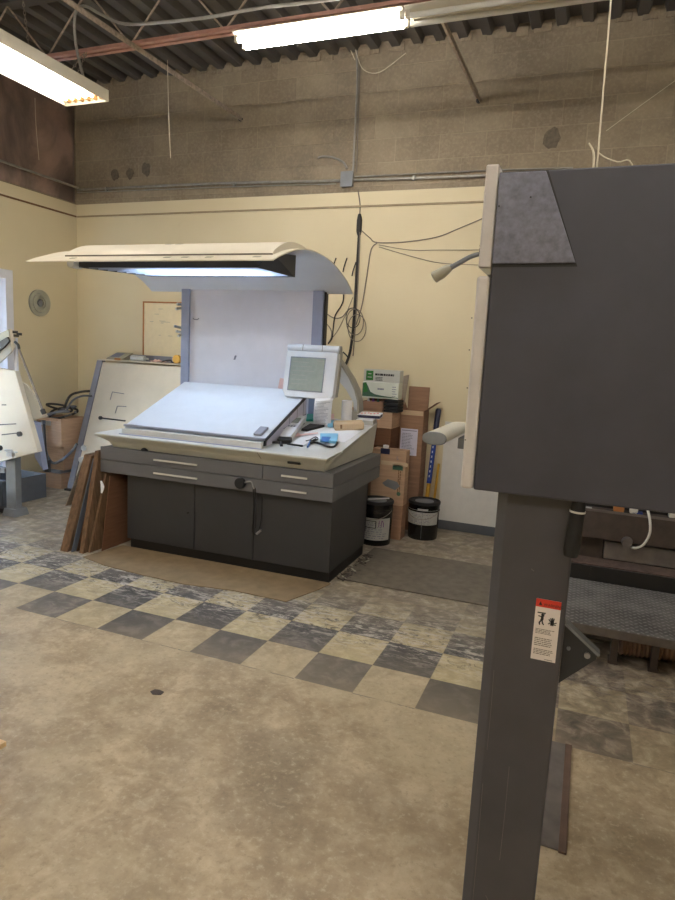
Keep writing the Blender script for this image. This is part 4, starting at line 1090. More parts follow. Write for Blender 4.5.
# top arm
q = [at(-14, 340, 1.22), at(9, 329, 1.22), at(12, 352, 1.22), at(-14, 376, 1.22)]
m = MB(); m.hexa(q, [p+Vector((-.10, .10, 0)) for p in q]); obj('arm_body', m, 'ring_grey', pb, bev=.005)
q = [at(9.3, 328.5, 1.21), at(15, 331, 1.24), at(15, 347, 1.24), at(12, 352, 1.21)]
m = MB(); m.hexa(q, [p+Vector((-.06, .06, 0)) for p in q]); obj('arm_end_plate', m, 'machine_cream', pb, bev=.002)
m = MB()
for (px, py) in ((12.5, 332), (16.5, 334), (13.5, 335.5)):
    a = at(px, py, 1.2); m.cyl(a, a+Vector((.03, .03, 0)), .012, n=10)
obj('bolts', m, 'black', pb)
q = [at(-3, 343, 1.2), at(7, 337, 1.2), at(9, 341, 1.2), at(4, 347, 1.2), at(-3, 352, 1.2)]
m = MB(); m.hexa(q, [p+Vector((0, .02, 0)) for p in q]); obj('lever_recess', m, 'cable_black', pb)
m = MB().tube([at(15, 342, 1.22), at(18, 345, 1.21), at(19, 349, 1.21)], .012, 8); obj('strut_bracket', m, 'cable_black', pb)
s0, s1 = at(18.5, 348, 1.21), at(43, 411, 1.21)
st = obj('gas_strut', MB().tube([s0, s0.lerp(s1, .5), s1], [.009, .010, .010], 10, smooth=False), 'cable_grey', pb)
obj('strut_end', MB().cyl(s1+Vector((-.008, 0, .012)), s1+Vector((.012, 0, -.022)), .02, n=12), 'cable_black', st)
# side leaf (beige hinged flap the strut holds)
q = [at(14, 378, 1.33), at(27, 385, 1.33), at(47, 417, 1.33), at(28, 420.5, 1.33)]
obj('hinged_leaf', MB().slab(*q, (0, .02, 0)), 'machine_cream', pb, bev=.002)
q = [at(29, 421, 1.33), at(35.5, 423, 1.33), at(43, 470, 1.33), at(35, 458, 1.33)]
obj('rear_frame', MB().slab(*q, (0, .06, 0)), 'column_blue_grey', pb)
# pedestal
obj('pedestal', MB().box(-3.56, -3.445, 1.17, 1.235, .055, .60), 'machine_grey', pb, bev=.004)
obj('pedestal_foot', MB().hexa([(-3.585, 1.14, 0), (-3.435, 1.14, 0), (-3.425, 1.30, 0), (-3.585, 1.30, 0)], [(-3.57, 1.15, .07), (-3.44, 1.15, .07), (-3.435, 1.28, .07), (-3.57, 1.28, .07)]), 'machine_grey', pb, bev=.005)
obj('foot_rail', MB().box(-3.80, -3.59, 1.15, 1.22, .02, .06), 'cable_black', pb)
obj('cross_bar', MB().box(-4.25, -3.561, 1.16, 1.22, .385, .43), 'machine_grey', pb, bev=.003)
obj('pedestal', MB().box(-4.25, -4.17, 1.17, 1.235, 0, .60), 'machine_grey', pb, bev=.004)
# two grey trays under it
def tray(x0, x1, y0, y1, z0, z1, label):
    t = thing('parts_tray', label, 'tray', ((x0+x1)/2, (y0+y1)/2, z0))
    b = MB(); b.box(x0, x1, y0, y0+.012, z0, z1).box(x0, x1, y1-.012, y1, z0, z1).box(x0, x0+.012, y0+.012, y1-.012, z0, z1).box(x1-.012, x1, y0+.012, y1-.012, z0, z1)
    obj('sides', b, 'bin_grey', t, bev=.002)
    obj('bottom', MB().box(x0+.012, x1-.012, y0+.012, y1-.012, z0, z0+.01), 'bin_inside', t)
    obj('rim', MB().box(x0-.004, x1+.004, y0-.004, y0+.004, z1-.0, z1+.008), 'machine_grey', t)
    return t
tray(-4.16, -3.815, .8, 1.34, .0, .235, 'nearer grey parts tray on the floor behind the bench pedestal')
tray(-4.28, -3.815, 1.36, 1.875, .0, .245, 'farther grey parts tray, on the floor right of the bench pedestal')
tag(obj('dark_insert', MB().box(-4.2, -3.9, 1.42, 1.5, .0105, .225), 'navy', bev=.004), 'dark folder standing inside the farther parts tray', 'folder')

# cardboard boxes with cable coil between bench and light table
def carton(name, x0, x1, y0, y1, z0, z1, mat, label, open_top=False, flaps=(), tape=False, group=None, cat='box'):
    t = thing(name, label, cat, ((x0+x1)/2, (y0+y1)/2, z0), 0, group)
    if open_top:
        b = MB(); th = .005
        b.box(x0, x1, y0, y0+th, z0, z1).box(x0, x1, y1-th, y1, z0, z1).box(x0, x0+th, y0+th, y1-th, z0, z1).box(x1-th, x1, y0+th, y1-th, z0, z1).box(x0+th, x1-th, y0+th, y1-th, z0, z0+th)
        obj('walls', b, mat, t)
    else:
        obj('walls', MB().box(x0, x1, y0, y1, z0, z1), mat, t, bev=.003)
    for (a, b, d) in flaps:
        obj('flap', MB().slab(a, b, Vector(b)+Vector(d), Vector(a)+Vector(d), (.003, .003, .003)), mat, t)
    if tape:
        obj('tape', MB().box((x0+x1)/2-.025, (x0+x1)/2+.025, y0-.0012, y0-.0002, z1-.10, z1).box((x0+x1)/2-.025, (x0+x1)/2+.025, y0, y1, z1+.0002, z1+.001), 'kraft_wrap', t)
    return t
X0, X1 = -4.27, -3.93
carton('cardboard_box', X0, X1-.03, 2.22, 2.58, 0, .16, 'cardboard_pale', 'flat cardboard box at the bottom of the stack in the left corner')
tag(obj('grey_pad', MB().box(X0+.03, X1-.06, 2.24, 2.5, .1612, .2), 'machine_grey', bev=.006), 'grey pad between the two lower cardboard boxes in the left corner', 'pad')
carton('cardboard_box', X0+.08, X1-.02, 2.25, 2.58, .2012, .46, 'cardboard_pale', 'tan cardboard box in the middle of the left corner stack')
bb = carton('cardboard_box', X0, X1, 2.2, 2.58, .4612, .76, 'cardboard_pale', 'open cardboard box topped with black cables beside the light table', True,
       [((X0, 2.2, .76), (X1, 2.2, .76), (.02, -.09, -.015))])
obj('label', MB().box(X0+.06, X0+.2, 2.1975, 2.1995, .68, .74), 'label_grey', bb)
cc = thing('cable_coil', 'tangle of black and grey cables heaped on the open cardboard box', 'cable', (-4.1, 2.35, .77))
for k, (rx, ry, cz, mt_) in enumerate([(.15, .13, .80, 'cable_black'), (.13, .12, .83, 'bin_grey'), (.16, .11, .785, 'machine_grey'), (.12, .13, .86, 'cable_black')]):
    pts = [(-4.09+rx*math.cos(a_)+.03*math.sin(k+a_*2), 2.37+ry*math.sin(a_), cz+.05*math.sin(a_+k)) for a_ in [2*PI*j/12 for j in range(12)]]
    obj('loop', MB().tube(pts, .012, 8), mt_, cc)
pk = lambda x, y, Y: at(x, y, Y)
obj('loop', MB().tube([pk(64, 408, 2.35), pk(70, 396, 2.4), pk(80, 392, 2.45), pk(90, 391, 2.52)], .013, 8), 'cable_black', cc)
obj('loop', MB().tube([pk(66, 412, 2.32), pk(72, 401, 2.36), pk(82, 396, 2.42), pk(92, 396, 2.5)], .011, 8), 'bin_grey', cc)
tag(obj('hanging_cable', MB().tube([pk(44, 420, 2.16), pk(44.5, 440, 2.16), pk(47, 455, 2.16), pk(53, 463, 2.16), pk(62, 460, 2.17), pk(72, 451, 2.18), pk(77, 444, 2.18)], .015, 8), 'bin_grey'), 'thick grey cable drooping in front of the left corner boxes', 'cable')
pl = thing('power_plug', 'black power plug hanging at the left of the corner boxes', 'plug', pk(48, 466, 2.12))
obj('body', MB().box(pk(45.5, 472, 2.12).x, pk(50.5, 472, 2.12).x, 2.10, 2.13, pk(48, 472, 2.12).z, pk(48, 460, 2.12).z), 'cable_black', pl, bev=.006)
obj('cord', MB().tube([pk(47, 460, 2.125), pk(45.5, 440, 2.14), pk(44, 424, 2.15)], .008, 6), 'cable_black', pl)

# boards and cardboard sheets leaning on the console's left end
def lean(name, bf, tf, depth, th, mat, label, cat='board', drop=0):
    bf, tf = Vector(bf), Vector(tf); dv = Vector((0, depth, drop))
    return tag(obj(name, MB().slab(bf, tf, tf+dv, bf+dv, (-th, 0, 0)), mat, bev=min(.002, th*.2)), label, cat)
lean('cardboard_sheet', (-2.66, .95, .25), (-2.47, .97, .70), .6, .006, 'cardboard_grey', 'pale grey cardboard sheet, outermost of the boards leaning on the console', 'cardboard')
o = at(88, 457, .93)
lean('wooden_board', (-2.335, .632, .002), (-2.372, .93, .70), .75, .075, 'old_wood', 'thick brown board, outermost wooden one leaning on the console end')
lean('metal_sheet', (-2.308, .645, .002), (-2.352, .93, .68), .7, .008, 'bin_grey', 'thin dark grey sheet between the leaning wooden boards', 'sheet')
lean('wooden_board', (-2.287, .68, .002), (-2.334, .95, .60), .7, .012, 'old_wood_dark', 'dark thin board just right of the thin grey sheet')
lean('wooden_board', (-2.212, .66, .002), (-2.29, .92, .745), .8, .04, 'old_wood', 'scuffed thick board touching the drawer end, with a pale frayed edge')
lean('wooden_board', (-2.186, .70, .002), (-2.226, .93, .572), .8, .02, 'old_wood', 'orange brown board tucked under the drawer overhang')
lean('cardboard_sheet', (-2.14, .78, .002), (-2.19, .93, .56), .85, .007, 'cardboard_dark', 'dark brown cardboard sheet closest to the console doors', 'cardboard')
tag(obj('tape_scrap', MB().tube([at(101, 481, .80), at(102.5, 487, .79), at(101.5, 493, .785)], [.006, .014, .005], 8), 'paper_white'), 'white tape scrap stuck on the front edge of the scuffed board', 'tape')

# ================================================================ FLOOR PIECES
pts = [(-2.16, .60), (-1.9, .53), (-1.55, .50), (-1.2, .49), (-.85, .55), (-.46, .545), (-.36, .84), (-.33, .985), (-.345, .995), (-1.2, .984), (-2.1, .968)]
m = MB().prism(pts, 2, .0008, .006)
tag(obj('flattened_cardboard', m, 'cardboard_floor'), 'flattened tan cardboard lying on the floor along the console front', 'cardboard')
tag(obj('rubber_mat', MB().box(-.325, .80, 1.10, 1.94, .001, .012), 'mat_grey', bev=.004), 'grey rubber mat on the floor right of the console', 'mat')
fp = thing('steel_plate', 'narrow steel floor plate with brown edging behind the press post', 'plate', (1.19, -.63, 0))
obj('plate', MB().box(1.06, 1.262, -.94, -.30, .001, .006), 'beam_grey', fp)
obj('edging', MB().box(1.262, 1.288, -.95, -.30, .001, .010), 'edging_brown', fp, bev=.002)
p = flr(157, 692.5); m = MB()
m.prism([(p.x-.03, p.y-.01), (p.x-.005, p.y-.025), (p.x+.03, p.y-.012), (p.x+.028, p.y+.014), (p.x, p.y+.02), (p.x-.022, p.y+.014)], 2, .0006, .004)
tag(obj('debris_flake', m, 'beam_brown'), 'dark flake of debris on the bare floor left of centre', 'debris')
# shredded bits swept against the console's right end
random.seed(21)
m = MB()
for k in range(46):
    u = random.uniform(1.95, 2.03); v = random.uniform(.1, .8)
    q = CT @ Vector((u, v, 0)); a_ = random.uniform(0, PI); l = random.uniform(.008, .04); w_ = random.uniform(.003, .009)
    zt_ = .0135 if q.x > -.325 else .0065 if q.y < 1.0 else .001
    dx, dy = Vector((math.cos(a_), math.sin(a_), 0)), Vector((-math.sin(a_), math.cos(a_), 0)); q.z = zt_
    m.slab(q-dx*l-dy*w_, q+dx*l-dy*w_, q+dx*l+dy*w_, q-dx*l+dy*w_, (0, 0, random.uniform(.001, .004)), random.choice((0, 0, 0, 1)))
o = tag(obj('swept_litter', m, ['beam_brown', 'ring_grey']), 'shredded dark and pale litter along the foot of the console', 'litter')
o['kind'] = 'stuff'
random.seed(8)
# pallet whose corner peeks in at the lower left
pt_ = thing('wooden_pallet', 'corner of a pale wooden pallet at the lower left edge', 'pallet', (-1.0, -1.5, 0))
c = flr(6.5, 741, .14)
for i in range(4): obj('deck_board', MB().box(c.x-.9, c.x, c.y-.10-.15*i, c.y-.15*i, .12, .14), 'pale_wood', pt_, bev=.002)
for xx in (c.x-.88, c.x-.5, c.x-.14): obj('stringer', MB().box(xx, xx+.05, c.y-.545, c.y-.012, 0, .1195), 'pale_wood', pt_, bev=.002)

# ================================================================ BUCKETS, CARTONS BEHIND THE CONSOLE
def bucket(cx, cy, r, h, label, lab_z, stick=False, ink=False):
    t = thing('ink_bucket', label, 'bucket', (cx, cy, 0))
    obj('body', MB().lathe([(r*.93, .0), (r*.95, .01), (r, h-.05), (r, h-.022)], (cx, cy, 0), 40), 'black_gloss', t)
    ld = obj('lid', MB().lathe([(r*1.03, h-.0215), (r*1.04, h-.005), (r*1.0, h+.004), (r*.93, h+.002), (r*.92, h-.008), (r*.3, h-.008)], (cx, cy, 0), 40), 'black_rubber', t)
    obj('lid_disc', MB().lathe([(r*.6, h-.0075), (r*.6, h-.003), (r*.55, h-.003)], (cx, cy, 0), 30), 'machine_grey', ld)
    obj('rib', MB().lathe([(r*.99, h-.085), (r*1.025, h-.08), (r*1.025, h-.07), (r*.99, h-.065)], (cx, cy, 0), 40), 'black_gloss', t)
    z0, z1 = lab_z
    a0, a1 = math.radians(198), math.radians(345)
    rl = lambda z: r*(.95+.05*(z-.01)/(h-.06))+.0012
    f = lambda u, v: (cx+rl(z0+(z1-z0)*v)*math.cos(a0+(a1-a0)*u), cy+rl(z0+(z1-z0)*v)*math.sin(a0+(a1-a0)*u), z0+(z1-z0)*v)
    lb = obj('label', MB().grid(f, 24, 2), 'label_grey', t)
    m = MB(); rows = 8
    for k in range(rows):
        v0 = .08+.1*k; u = .06; end = random.uniform(.7, .92)
        while u < end:
            l = random.uniform(.04, .16)
            g0 = [Vector(f(u, v0)), Vector(f(min(end, u+l), v0)), Vector(f(min(end, u+l), v0+.03)), Vector(f(u, v0+.03))]
            ctr = Vector((cx, cy, 0))
            m.poly([q+((q-ctr)*Vector((1, 1, 0))).normalized()*.0012 for q in g0]); u += l+.03
    obj('print', m, 'print_grey', lb)
    m = MB()
    def arc(u0, u1, v0, v1):
        n = 6
        for k in range(n):
            ua, ub = u0+(u1-u0)*k/n, u0+(u1-u0)*(k+1)/n
            g0 = [Vector(f(ua, v0)), Vector(f(ub, v0)), Vector(f(ub, v1)), Vector(f(ua, v1))]; ctr = Vector((cx, cy, 0))
            m.poly([q+((q-ctr)*Vector((1, 1, 0))).normalized()*.0016 for q in g0])
    if ink:
        arc(.30, .62, .55, .58); arc(.30, .62, .86, .89); arc(.60, .62, .55, .89)
        obj('frame_print', m, 'print_black', lb)
        m2 = MB(); P_ = lambda u, v: Vector(f(u, v))+((Vector(f(u, v))-Vector((cx, cy, 0)))*Vector((1, 1, 0))).normalized()*.002
        m2.tube([P_(.68, .62), P_(.69, .9)], .003, 6); m2.tube([P_(.74, .62), P_(.75, .9), P_(.79, .8), P_(.8, .62)], .003, 6)
        obj('purple_marks', m2, 'purple_ink', lb)
    else:
        arc(.42, .68, .98, 1.12); obj('label_tab', m, 'label_grey', lb)
        m3 = MB(); a_ = 288
        m3.tube([(cx+r*1.01*math.cos(math.radians(278)), cy+r*1.01*math.sin(math.radians(278)), z) for z in (.02, h-.06)], .002, 6)
        obj('seam', m3, 'machine_grey', t)
    # wire bail resting against the side
    pts = [(cx+r*1.03*math.cos(a_), cy+r*1.03*math.sin(a_), h-.075-.07*math.sin(PI*k/10)) for k, a_ in enumerate([math.radians(180+10+16*k) for k in range(11)])]
    obj('bail', MB().tube(pts, .0025, 6), 'chain_steel', t)
    return t
bucket(-.058, 2.508, .138, .335, 'black ink bucket with a grey label, right one standing before the tall box', (.14, .27))
bucket(-.383, 2.128, .140, .375, 'black bucket with purple handwriting on its label, partly behind the console', (.05, .24), ink=True)
tag(obj('stir_stick', MB().box(-.06, .06, -.008, .008, 0, .006) if False else MB(Matrix.Translation((-.36, 2.1, .386)) @ Matrix.Rotation(.35, 4, 'Z') @ Matrix.Rotation(-.1, 4, 'Y')).box(-.09, .09, -.01, .01, 0, .007), 'paper_white'), 'white stirring stick lying on the lid of the left bucket', 'stick')

# tall open carton with packing list
tb = carton('tall_carton', -.372, -.158, 2.66, 2.862, 0, 1.115, 'cardboard', 'tall open cardboard box with a white packing list on its front', True,
    [((-.158, 2.665, 1.115), (-.158, 2.855, 1.115), (.105, 0, .08)), ((-.365, 2.86, 1.115), (-.17, 2.86, 1.115), (.0, .01, .205)), ((-.372, 2.855, 1.115), (-.372, 2.665, 1.115), (-.06, 0, .15))], cat='box')
obj('tape', MB().box(-.368, -.162, 2.6585, 2.6597, 1.07, 1.112), 'kraft_wrap', tb)
lb = obj('packing_list', MB().box(-.36, -.20, 2.6580, 2.6597, .70, .945), 'paper_lilac', tb)
m = MB(); print_lines(m, (-.345, 2.6578, .72), (1, 0, 0), (0, 0, 1), .13, .19, 14, 0, (0, -1, 0), .35, .5)
m.box(-.35, -.21, 2.6572, 2.6579, .925, .931)
obj('print', m, 'print_grey', lb)
# low box and the printed carton standing on it
carton('cardboard_box', -.425, -.20, 2.285, 2.43, 0, .305, 'cardboard', 'low cardboard box between the two ink buckets')
pc = carton('printed_carton', -.50, -.197, 2.292, 2.41, .3062, .79, 'cardboard_pale', 'printed cardboard carton with a green stripe standing between the buckets')
fy = 2.292
fp_ = lambda x, y: at(x, y, fy-.002)
def decal(parent, name, x0, y0, x1, y1, mat, Y, t=.0012):
    a = at(x0, y1, Y); b = at(x1, y0, Y)
    return obj(name, MB().box(a.x, b.x, Y-t, Y-.0002, a.z, b.z), mat, parent)
decal(pc, 'green_stripe', 392.5, 465.5, 403, 469.5, 'dark_green_print', fy)
decal(pc, 'grey_sticker', 380.5, 449, 390, 453.5, 'navy', fy)
decal(pc, 'seam_tape', 381, 463.2, 408, 464.2, 'kraft_wrap', fy)
m = MB(); a = fp_(382, 484); b = fp_(400, 484)
m.prism([(a.x, a.z+.01), (a.x+.05, a.z+.05), (b.x-.03, a.z+.035), (b.x, a.z+.0), (b.x-.04, a.z-.04), (a.x+.03, a.z-.015)], 1, fy-.0012, fy-.0002)
obj('product_print', m, 'machine_grey', pc)
a = fp_(398.5, 494); obj('round_mark', MB().lathe([(.018, -.0012), (.018, -.0002)], (a.x, fy, a.z), 16, axis=1), 'dark_green_print', pc)
a = fp_(397.5, 458.5); obj('hook_mark', MB().tube([(a.x, fy-.001, a.z+.018), (a.x-.006, fy-.001, a.z), (a.x+.004, fy-.001, a.z-.012), (a.x+.006, fy-.001, a.z)], .0022, 6), 'print_grey', pc)
m = MB(); print_lines(m, (-.235, fy-.0003, .42), (0, 0, 1), (-1, 0, 0), .2, .03, 2, 0, (0, -1, 0), .5, .1); obj('side_print', m, 'cork_brown', pc)
tag(obj('plastic_cup', MB().lathe([(.022, .7905), (.026, .80), (.026, .815), (.02, .818)], (-.40, 2.35, 0), 18), 'paper_white'), 'small white plastic cup standing on top of the printed carton', 'cup')
# pile behind the desk
carton('cardboard_box', -.80, -.39, 2.44, 2.84, 0, .52, 'cardboard', 'bottom cardboard box of the pile behind the console')
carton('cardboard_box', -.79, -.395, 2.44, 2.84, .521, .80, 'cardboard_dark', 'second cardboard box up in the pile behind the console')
carton('cardboard_box', -.80, -.385, 2.42, 2.84, .801, .955, 'cardboard_dark', 'third box up in the pile, dark brown, behind the desk edge')
carton('cardboard_box', -.86, -.378, 2.41, 2.83, .956, 1.098, 'cardboard_pale', 'pale cardboard box just below the small box of odds and ends')
sb = carton('small_box', -.67, -.475, 2.42, 2.55, 1.099, 1.185, 'cardboard', 'small open cardboard box holding odds and ends under the white cartons', True)
for i, (x, mt_, lb, cat) in enumerate([(-.62, 'label_grey', 'pale bottle neck poking out of the small open box', 'bottle'), (-.575, 'purple_ink', 'purple tube in the small open box', 'tube'), (-.53, 'dark_green_print', 'green tube in the small open box', 'tube')]):
    tag(obj('small_'+cat, MB().lathe([(.014, 1.106), (.014, 1.185), (.008, 1.195), (.008, 1.21)], (x, 2.45, 0), 14), mt_), lb, cat)
dt = thing('black_tray', 'stack of shallow black trays under the right half of the white cartons', 'tray', (-.40, 2.5, 1.099))
for k in range(4): obj('tray', MB().box(-.465, -.335, 2.42, 2.6, 1.0995+.028*k, 1.0995+.028*k+.022), 'black_rubber', dt, bev=.004)
tag(obj('support_box', MB().box(-.66, -.475, 2.56, 2.7, 1.099, 1.2145), 'cardboard_dark', bev=.002), 'dark cardboard block at the back under the white cartons', 'box')
cw = thing('white_carton', 'white carton with green hill print and green base stripe, under the grey carton', 'box', (-.5, 2.55, 1.215))
ca, cb_ = -.672, -.338
obj('walls', MB().box(ca, cb_, 2.42, 2.54, 1.215, 1.358), 'carton_white', cw, bev=.002)
m = MB(); Y_ = 2.42
m.prism([(ca, 1.235), (ca, 1.345), (ca+.03, 1.352), (ca+.055, 1.31), (ca+.075, 1.27), (ca+.12, 1.25), (ca+.2, 1.24), (cb_, 1.232), (cb_, 1.226), (ca, 1.228)], 1, Y_-.0012, Y_-.0002)
obj('hill_print', m, 'dark_green_print', cw)
obj('tree_print', MB().prism([(ca+.01, 1.26), (ca+.012, 1.345), (ca+.035, 1.35), (ca+.05, 1.27)], 1, Y_-.0022, Y_-.0013), 'green_print', cw)
m = MB(); print_lines(m, (ca+.14, Y_, 1.292), (1, 0, 0), (0, 0, 1), .06, .02, 1, 0, (0, -1, 0), .7, .05); print_lines(m, (cb_-.06, Y_, 1.24), (1, 0, 0), (0, 0, 1), .05, .10, 5, 0, (0, -1, 0), .3, .4); obj('print', m, 'print_grey', cw)
cg = thing('grey_carton', 'grey carton with a green square emblem, topmost of the pile behind the console', 'box', (-.5, 2.55, 1.3595))
ga, gb = -.668, -.335
obj('walls', MB().box(ga, gb, 2.425, 2.535, 1.3595, 1.468), 'carton_grey', cg, bev=.002)
Yg = 2.425
obj('emblem', MB().box(ga+.022, ga+.088, Yg-.0012, Yg-.0002, 1.372, 1.455), 'green_print', cg, bev=.0)
obj('emblem_marks', MB().box(ga+.04, ga+.07, Yg-.002, Yg-.0013, 1.425, 1.431).box(ga+.036, ga+.074, Yg-.002, Yg-.0013, 1.395, 1.402), 'carton_grey', cg)
m = MB(); print_lines(m, (ga+.105, Yg, 1.416), (1, 0, 0), (0, 0, 1), .175, .024, 1, 0, (0, -1, 0), .75, .02); print_lines(m, (ga+.11, Yg, 1.372), (1, 0, 0), (0, 0, 1), .07, .036, 3, 0, (0, -1, 0), .5, .1)
obj('print', m, 'print_black', cg)
# flattened cardboard pieces standing between pile and tall carton
tag(obj('cardboard_flap', MB().slab((-.49, 2.79, 1.099), (-.385, 2.79, 1.099), (-.36, 2.82, 1.43), (-.46, 2.82, 1.40), (0, .004, 0)), 'cardboard_grey'), 'grey brown cardboard piece standing up right of the white cartons', 'cardboard')
tag(obj('white_sheet', MB().box(-.0, .62, YB-.016, YB-.001, .0885, 1.02), 'wall_white_patch'), 'white sheet standing against the wall behind the press rail', 'sheet')
# blue and yellow pole
pole = thing('squeegee_pole', 'blue and yellow pole leaning on the wall right of the tall carton', 'pole', (-.10, 2.74, 0))
def pp(z): return Vector((-.108+(z)*.035, 2.735+.105*z, z))
obj('shaft', MB().cyl(pp(.002), pp(.44), .019, n=14), 'yellow', pole)
obj('sleeve', MB().cyl(pp(.4401), pp(.86), .022, n=14), 'blue_print', pole)
obj('grip', MB().tube([pp(.8601), pp(1.12), pp(1.135)], [.024, .026, .018], 14, smooth=False), 'navy', pole)
m = MB()
for k in range(7):
    a = pp(.50+.045*k); m.box(a.x-.004, a.x+.004, a.y-.0245, a.y-.0215, a.z, a.z+.02)
obj('white_marks', m, 'paper_white', pole)
tag(obj('clear_rod', MB().cyl((-.145, 2.60+.06, .002), (-.132, 2.66, .5), .006, n=8) if False else MB().cyl((-.05, 2.80, .002), (-.03, 2.862, .62), .011, n=10), 'yellow'), 'thin yellow rod standing beside the blue and yellow pole', 'rod')

# ================================================================ THE PRESS (delivery end, right foreground)
PY = -1.4
pr = thing('press_delivery', 'dark grey printing press delivery guard on a post, filling the right foreground', 'printing press', (1.1, PY, 0))
P0, P1 = 1.013, 1.206
PANY = PY; PY = -1.355
m = MB(); m.prism([(P0, PY+.02), (P0+.026, PY), (P1-.004, PY), (P1, PY+.004), (P1, PY+.14), (P0, PY+.14)], 2, .012, 1.262)
post = obj('post', m, 'press_post_grey', pr, bev=.002)
obj('post_foot', MB().box(P0+.01, P1-.006, PY+.006, PY+.15, 0, .0118), 'press_post_grey', pr, bev=.002)
m = MB()
for (x0, z0, x1, z1, r) in ((P0+.032, .02, P0+.03, .45, .0011), (P0+.093, .24, P0+.094, .52, .001), (P0+.10, 1.07, P0+.107, 1.065, .0016), (P0+.065, .12, P0+.072, .108, .0015), (P0+.033, .55, P0+.032, .78, .0008)):
    obj('scratch', MB().tube([(x0, PY-.0002, z0), ((x0+x1)/2+.001, PY-.0002, (z0+z1)/2), (x1, PY-.0002, z1)], r*.6, 6), 'scratch_grey', post)
# warning sticker
s0_, s1_, t0_, t1_ = 1.133, 1.1935, .834, .9965
stk = obj('warning_label', MB().box(s0_, s1_, PY-.0011, PY-.0002, t0_, t1_), 'label_white', post)
obj('red_band', MB().box(s0_, s1_, PY-.0018, PY-.0012, t1_-.021, t1_), 'red_label', stk)
m = MB(); text_mesh(m, 'WARNING', (s0_+.019, PY-.0019, t1_-.0165), (1, 0, 0), (0, 0, 1), .0098, 0, .0003)
m.prism([(s0_+.007, t1_-.016), (s0_+.0155, t1_-.016), (s0_+.01125, t1_-.0055)], 1, PY-.0024, PY-.0019)
obj('heading', m, 'print_black', stk)
m = MB()
def blob(pts, r): m.tube([(s0_+x, PY-.0016, t0_+z) for x, z in pts], r, 6)
blob([(.006, .126), (.026, .1265)], .0016)                      # bar overhead
m.cyl((s0_+.0185, PY-.0028, t0_+.1215), (s0_+.0185, PY-.0012, t0_+.1215), .0032, n=12)
blob([(.0185, .118), (.0185, .110), (.017, .106)], .0034)
blob([(.016, .116), (.0085, .1175)], .0014); blob([(.021, .117), (.0225, .124)], .0014)
blob([(.016, .105), (.0125, .1), (.014, .0945)], .0018); blob([(.019, .105), (.021, .099), (.0235, .0955)], .0018)
m.box(s0_+.0395, s0_+.0475, PY-.0022, PY-.0012, t0_+.097, t0_+.108)   # hand
for dx, dzz, ex, ez in ((.040, .107, .0345, .1125), (.042, .108, .039, .116), (.044, .108, .0435, .1175), (.046, .108, .0475, .1165), (.0475, .103, .054, .1065)): blob([(dx, dzz), (ex, ez)], .0013)
blob([(.034, .1), (.0385, .104)], .0012); blob([(.048, .1), (.053, .1)], .0012)
obj('pictograms', m, 'print_black', stk)
m = MB()
for z0, n, h in ((.071, 4, .0145), (.0385, 5, .0235), (.0155, 4, .0165)):
    print_lines(m, (s0_+.005, PY-.0011, t0_+z0), (1, 0, 0), (0, 0, 1), .048, h, n, 0, (0, -1, 0), .42, .25, .0003)
print_lines(m, (s0_+.034, PY-.0011, t0_+.003), (1, 0, 0), (0, 0, 1), .02, .0035, 1, 0, (0, -1, 0), .5, .05, .0003)
obj('fine_print', m, 'cable_grey', stk)
# side cover panel
PY = PANY
G0, GR, GB, GT = .9585, 3.2, 1.264, 2.023
side = obj('side_cover', MB().box(G0, GR, PY, PY+.05, GB, GT), 'press_grey', pr, bev=.004)
obj('delivery_body', MB().box(1.03, GR, PY+.051, PY+.95, GB+.03, GT-.03), 'dark_grey_paint', pr)
obj('far_cover', MB().box(G0, GR, PY+.951, PY+1.0, GB, GT), 'press_grey', pr)
obj('plate_gap', MB().prism([(G0+.001, 1.806), (1.151, 1.8075), (1.068, 2.021), (G0+.001, 2.021)], 1, PY-.0012, PY-.0002), 'black', side)
q = [(G0+.001, 1.8135), (1.1465, 1.815), (1.0635, 2.019), (G0+.001, 2.019)]
obj('access_plate', MB().prism(q, 1, PY-.007, PY-.0013), 'speckled_steel', side, bev=.0025)
m = MB()
for (px, py) in ((499.5, 207), (531, 198)):
    a = at(px, py, PY); m.cyl((a.x, PY-.0085, a.z), (a.x, PY-.0071, a.z), .0022, n=8)
obj('plate_screws', m, 'black', side)
# white front guards (edge on to us) and what hangs on them
ug = obj('upper_guard', MB().box(.9265, .957, PY-.002, PY+.95, 1.806, 2.041), 'off_white_guard', pr, bev=.004)
obj('guard_lip', MB().prism([(.928, 1.8055), (.957, 1.8055), (.957, 1.789), (.948, 1.79)], 1, PY+.004, PY+.9), 'ring_grey', ug)
m = MB(); m.box(.925, .957, PY-.0, PY+.95, 1.264, 1.787); lg = obj('lower_guard', m, 'off_white_guard', pr, bev=.008, seg=3)
m = MB()
for px, py in ((471, 350), (469, 388), (467, 440), (473.5, 318)):
    a = at(px, py, PY); m.cyl((a.x-.004, PY-.0012, a.z), (a.x-.004, PY-.0002, a.z), .002, n=8)
obj('guard_marks', m, 'cable_grey', lg)
a = at(476, 251, PY+.06)
mt2 = obj('lamp_mount', MB().box(.9165, .926, PY+.05, PY+.075, a.z-.012, a.z+.008), 'black', ug, bev=.004)
obj('mount_cap', MB().box(.9165, .926, PY+.05, PY+.075, a.z+.0085, a.z+.014), 'cork_brown', mt2, bev=.003)
gp = lambda x, y: at(x, y, PY+.06)
gn = obj('gooseneck', MB().tube([gp(479, 254), gp(470, 257), gp(460, 262.5), gp(450, 268)], [.0055, .0058, .0062, .007], 12), 'machine_grey', pr)
obj('lamp_head', MB().tube([gp(451, 267.5), gp(447, 269.5), gp(442, 273), gp(434, 277.5), gp(433.2, 278)], [.008, .012, .014, .0145, .010], 14, smooth=False), 'ring_grey', gn)
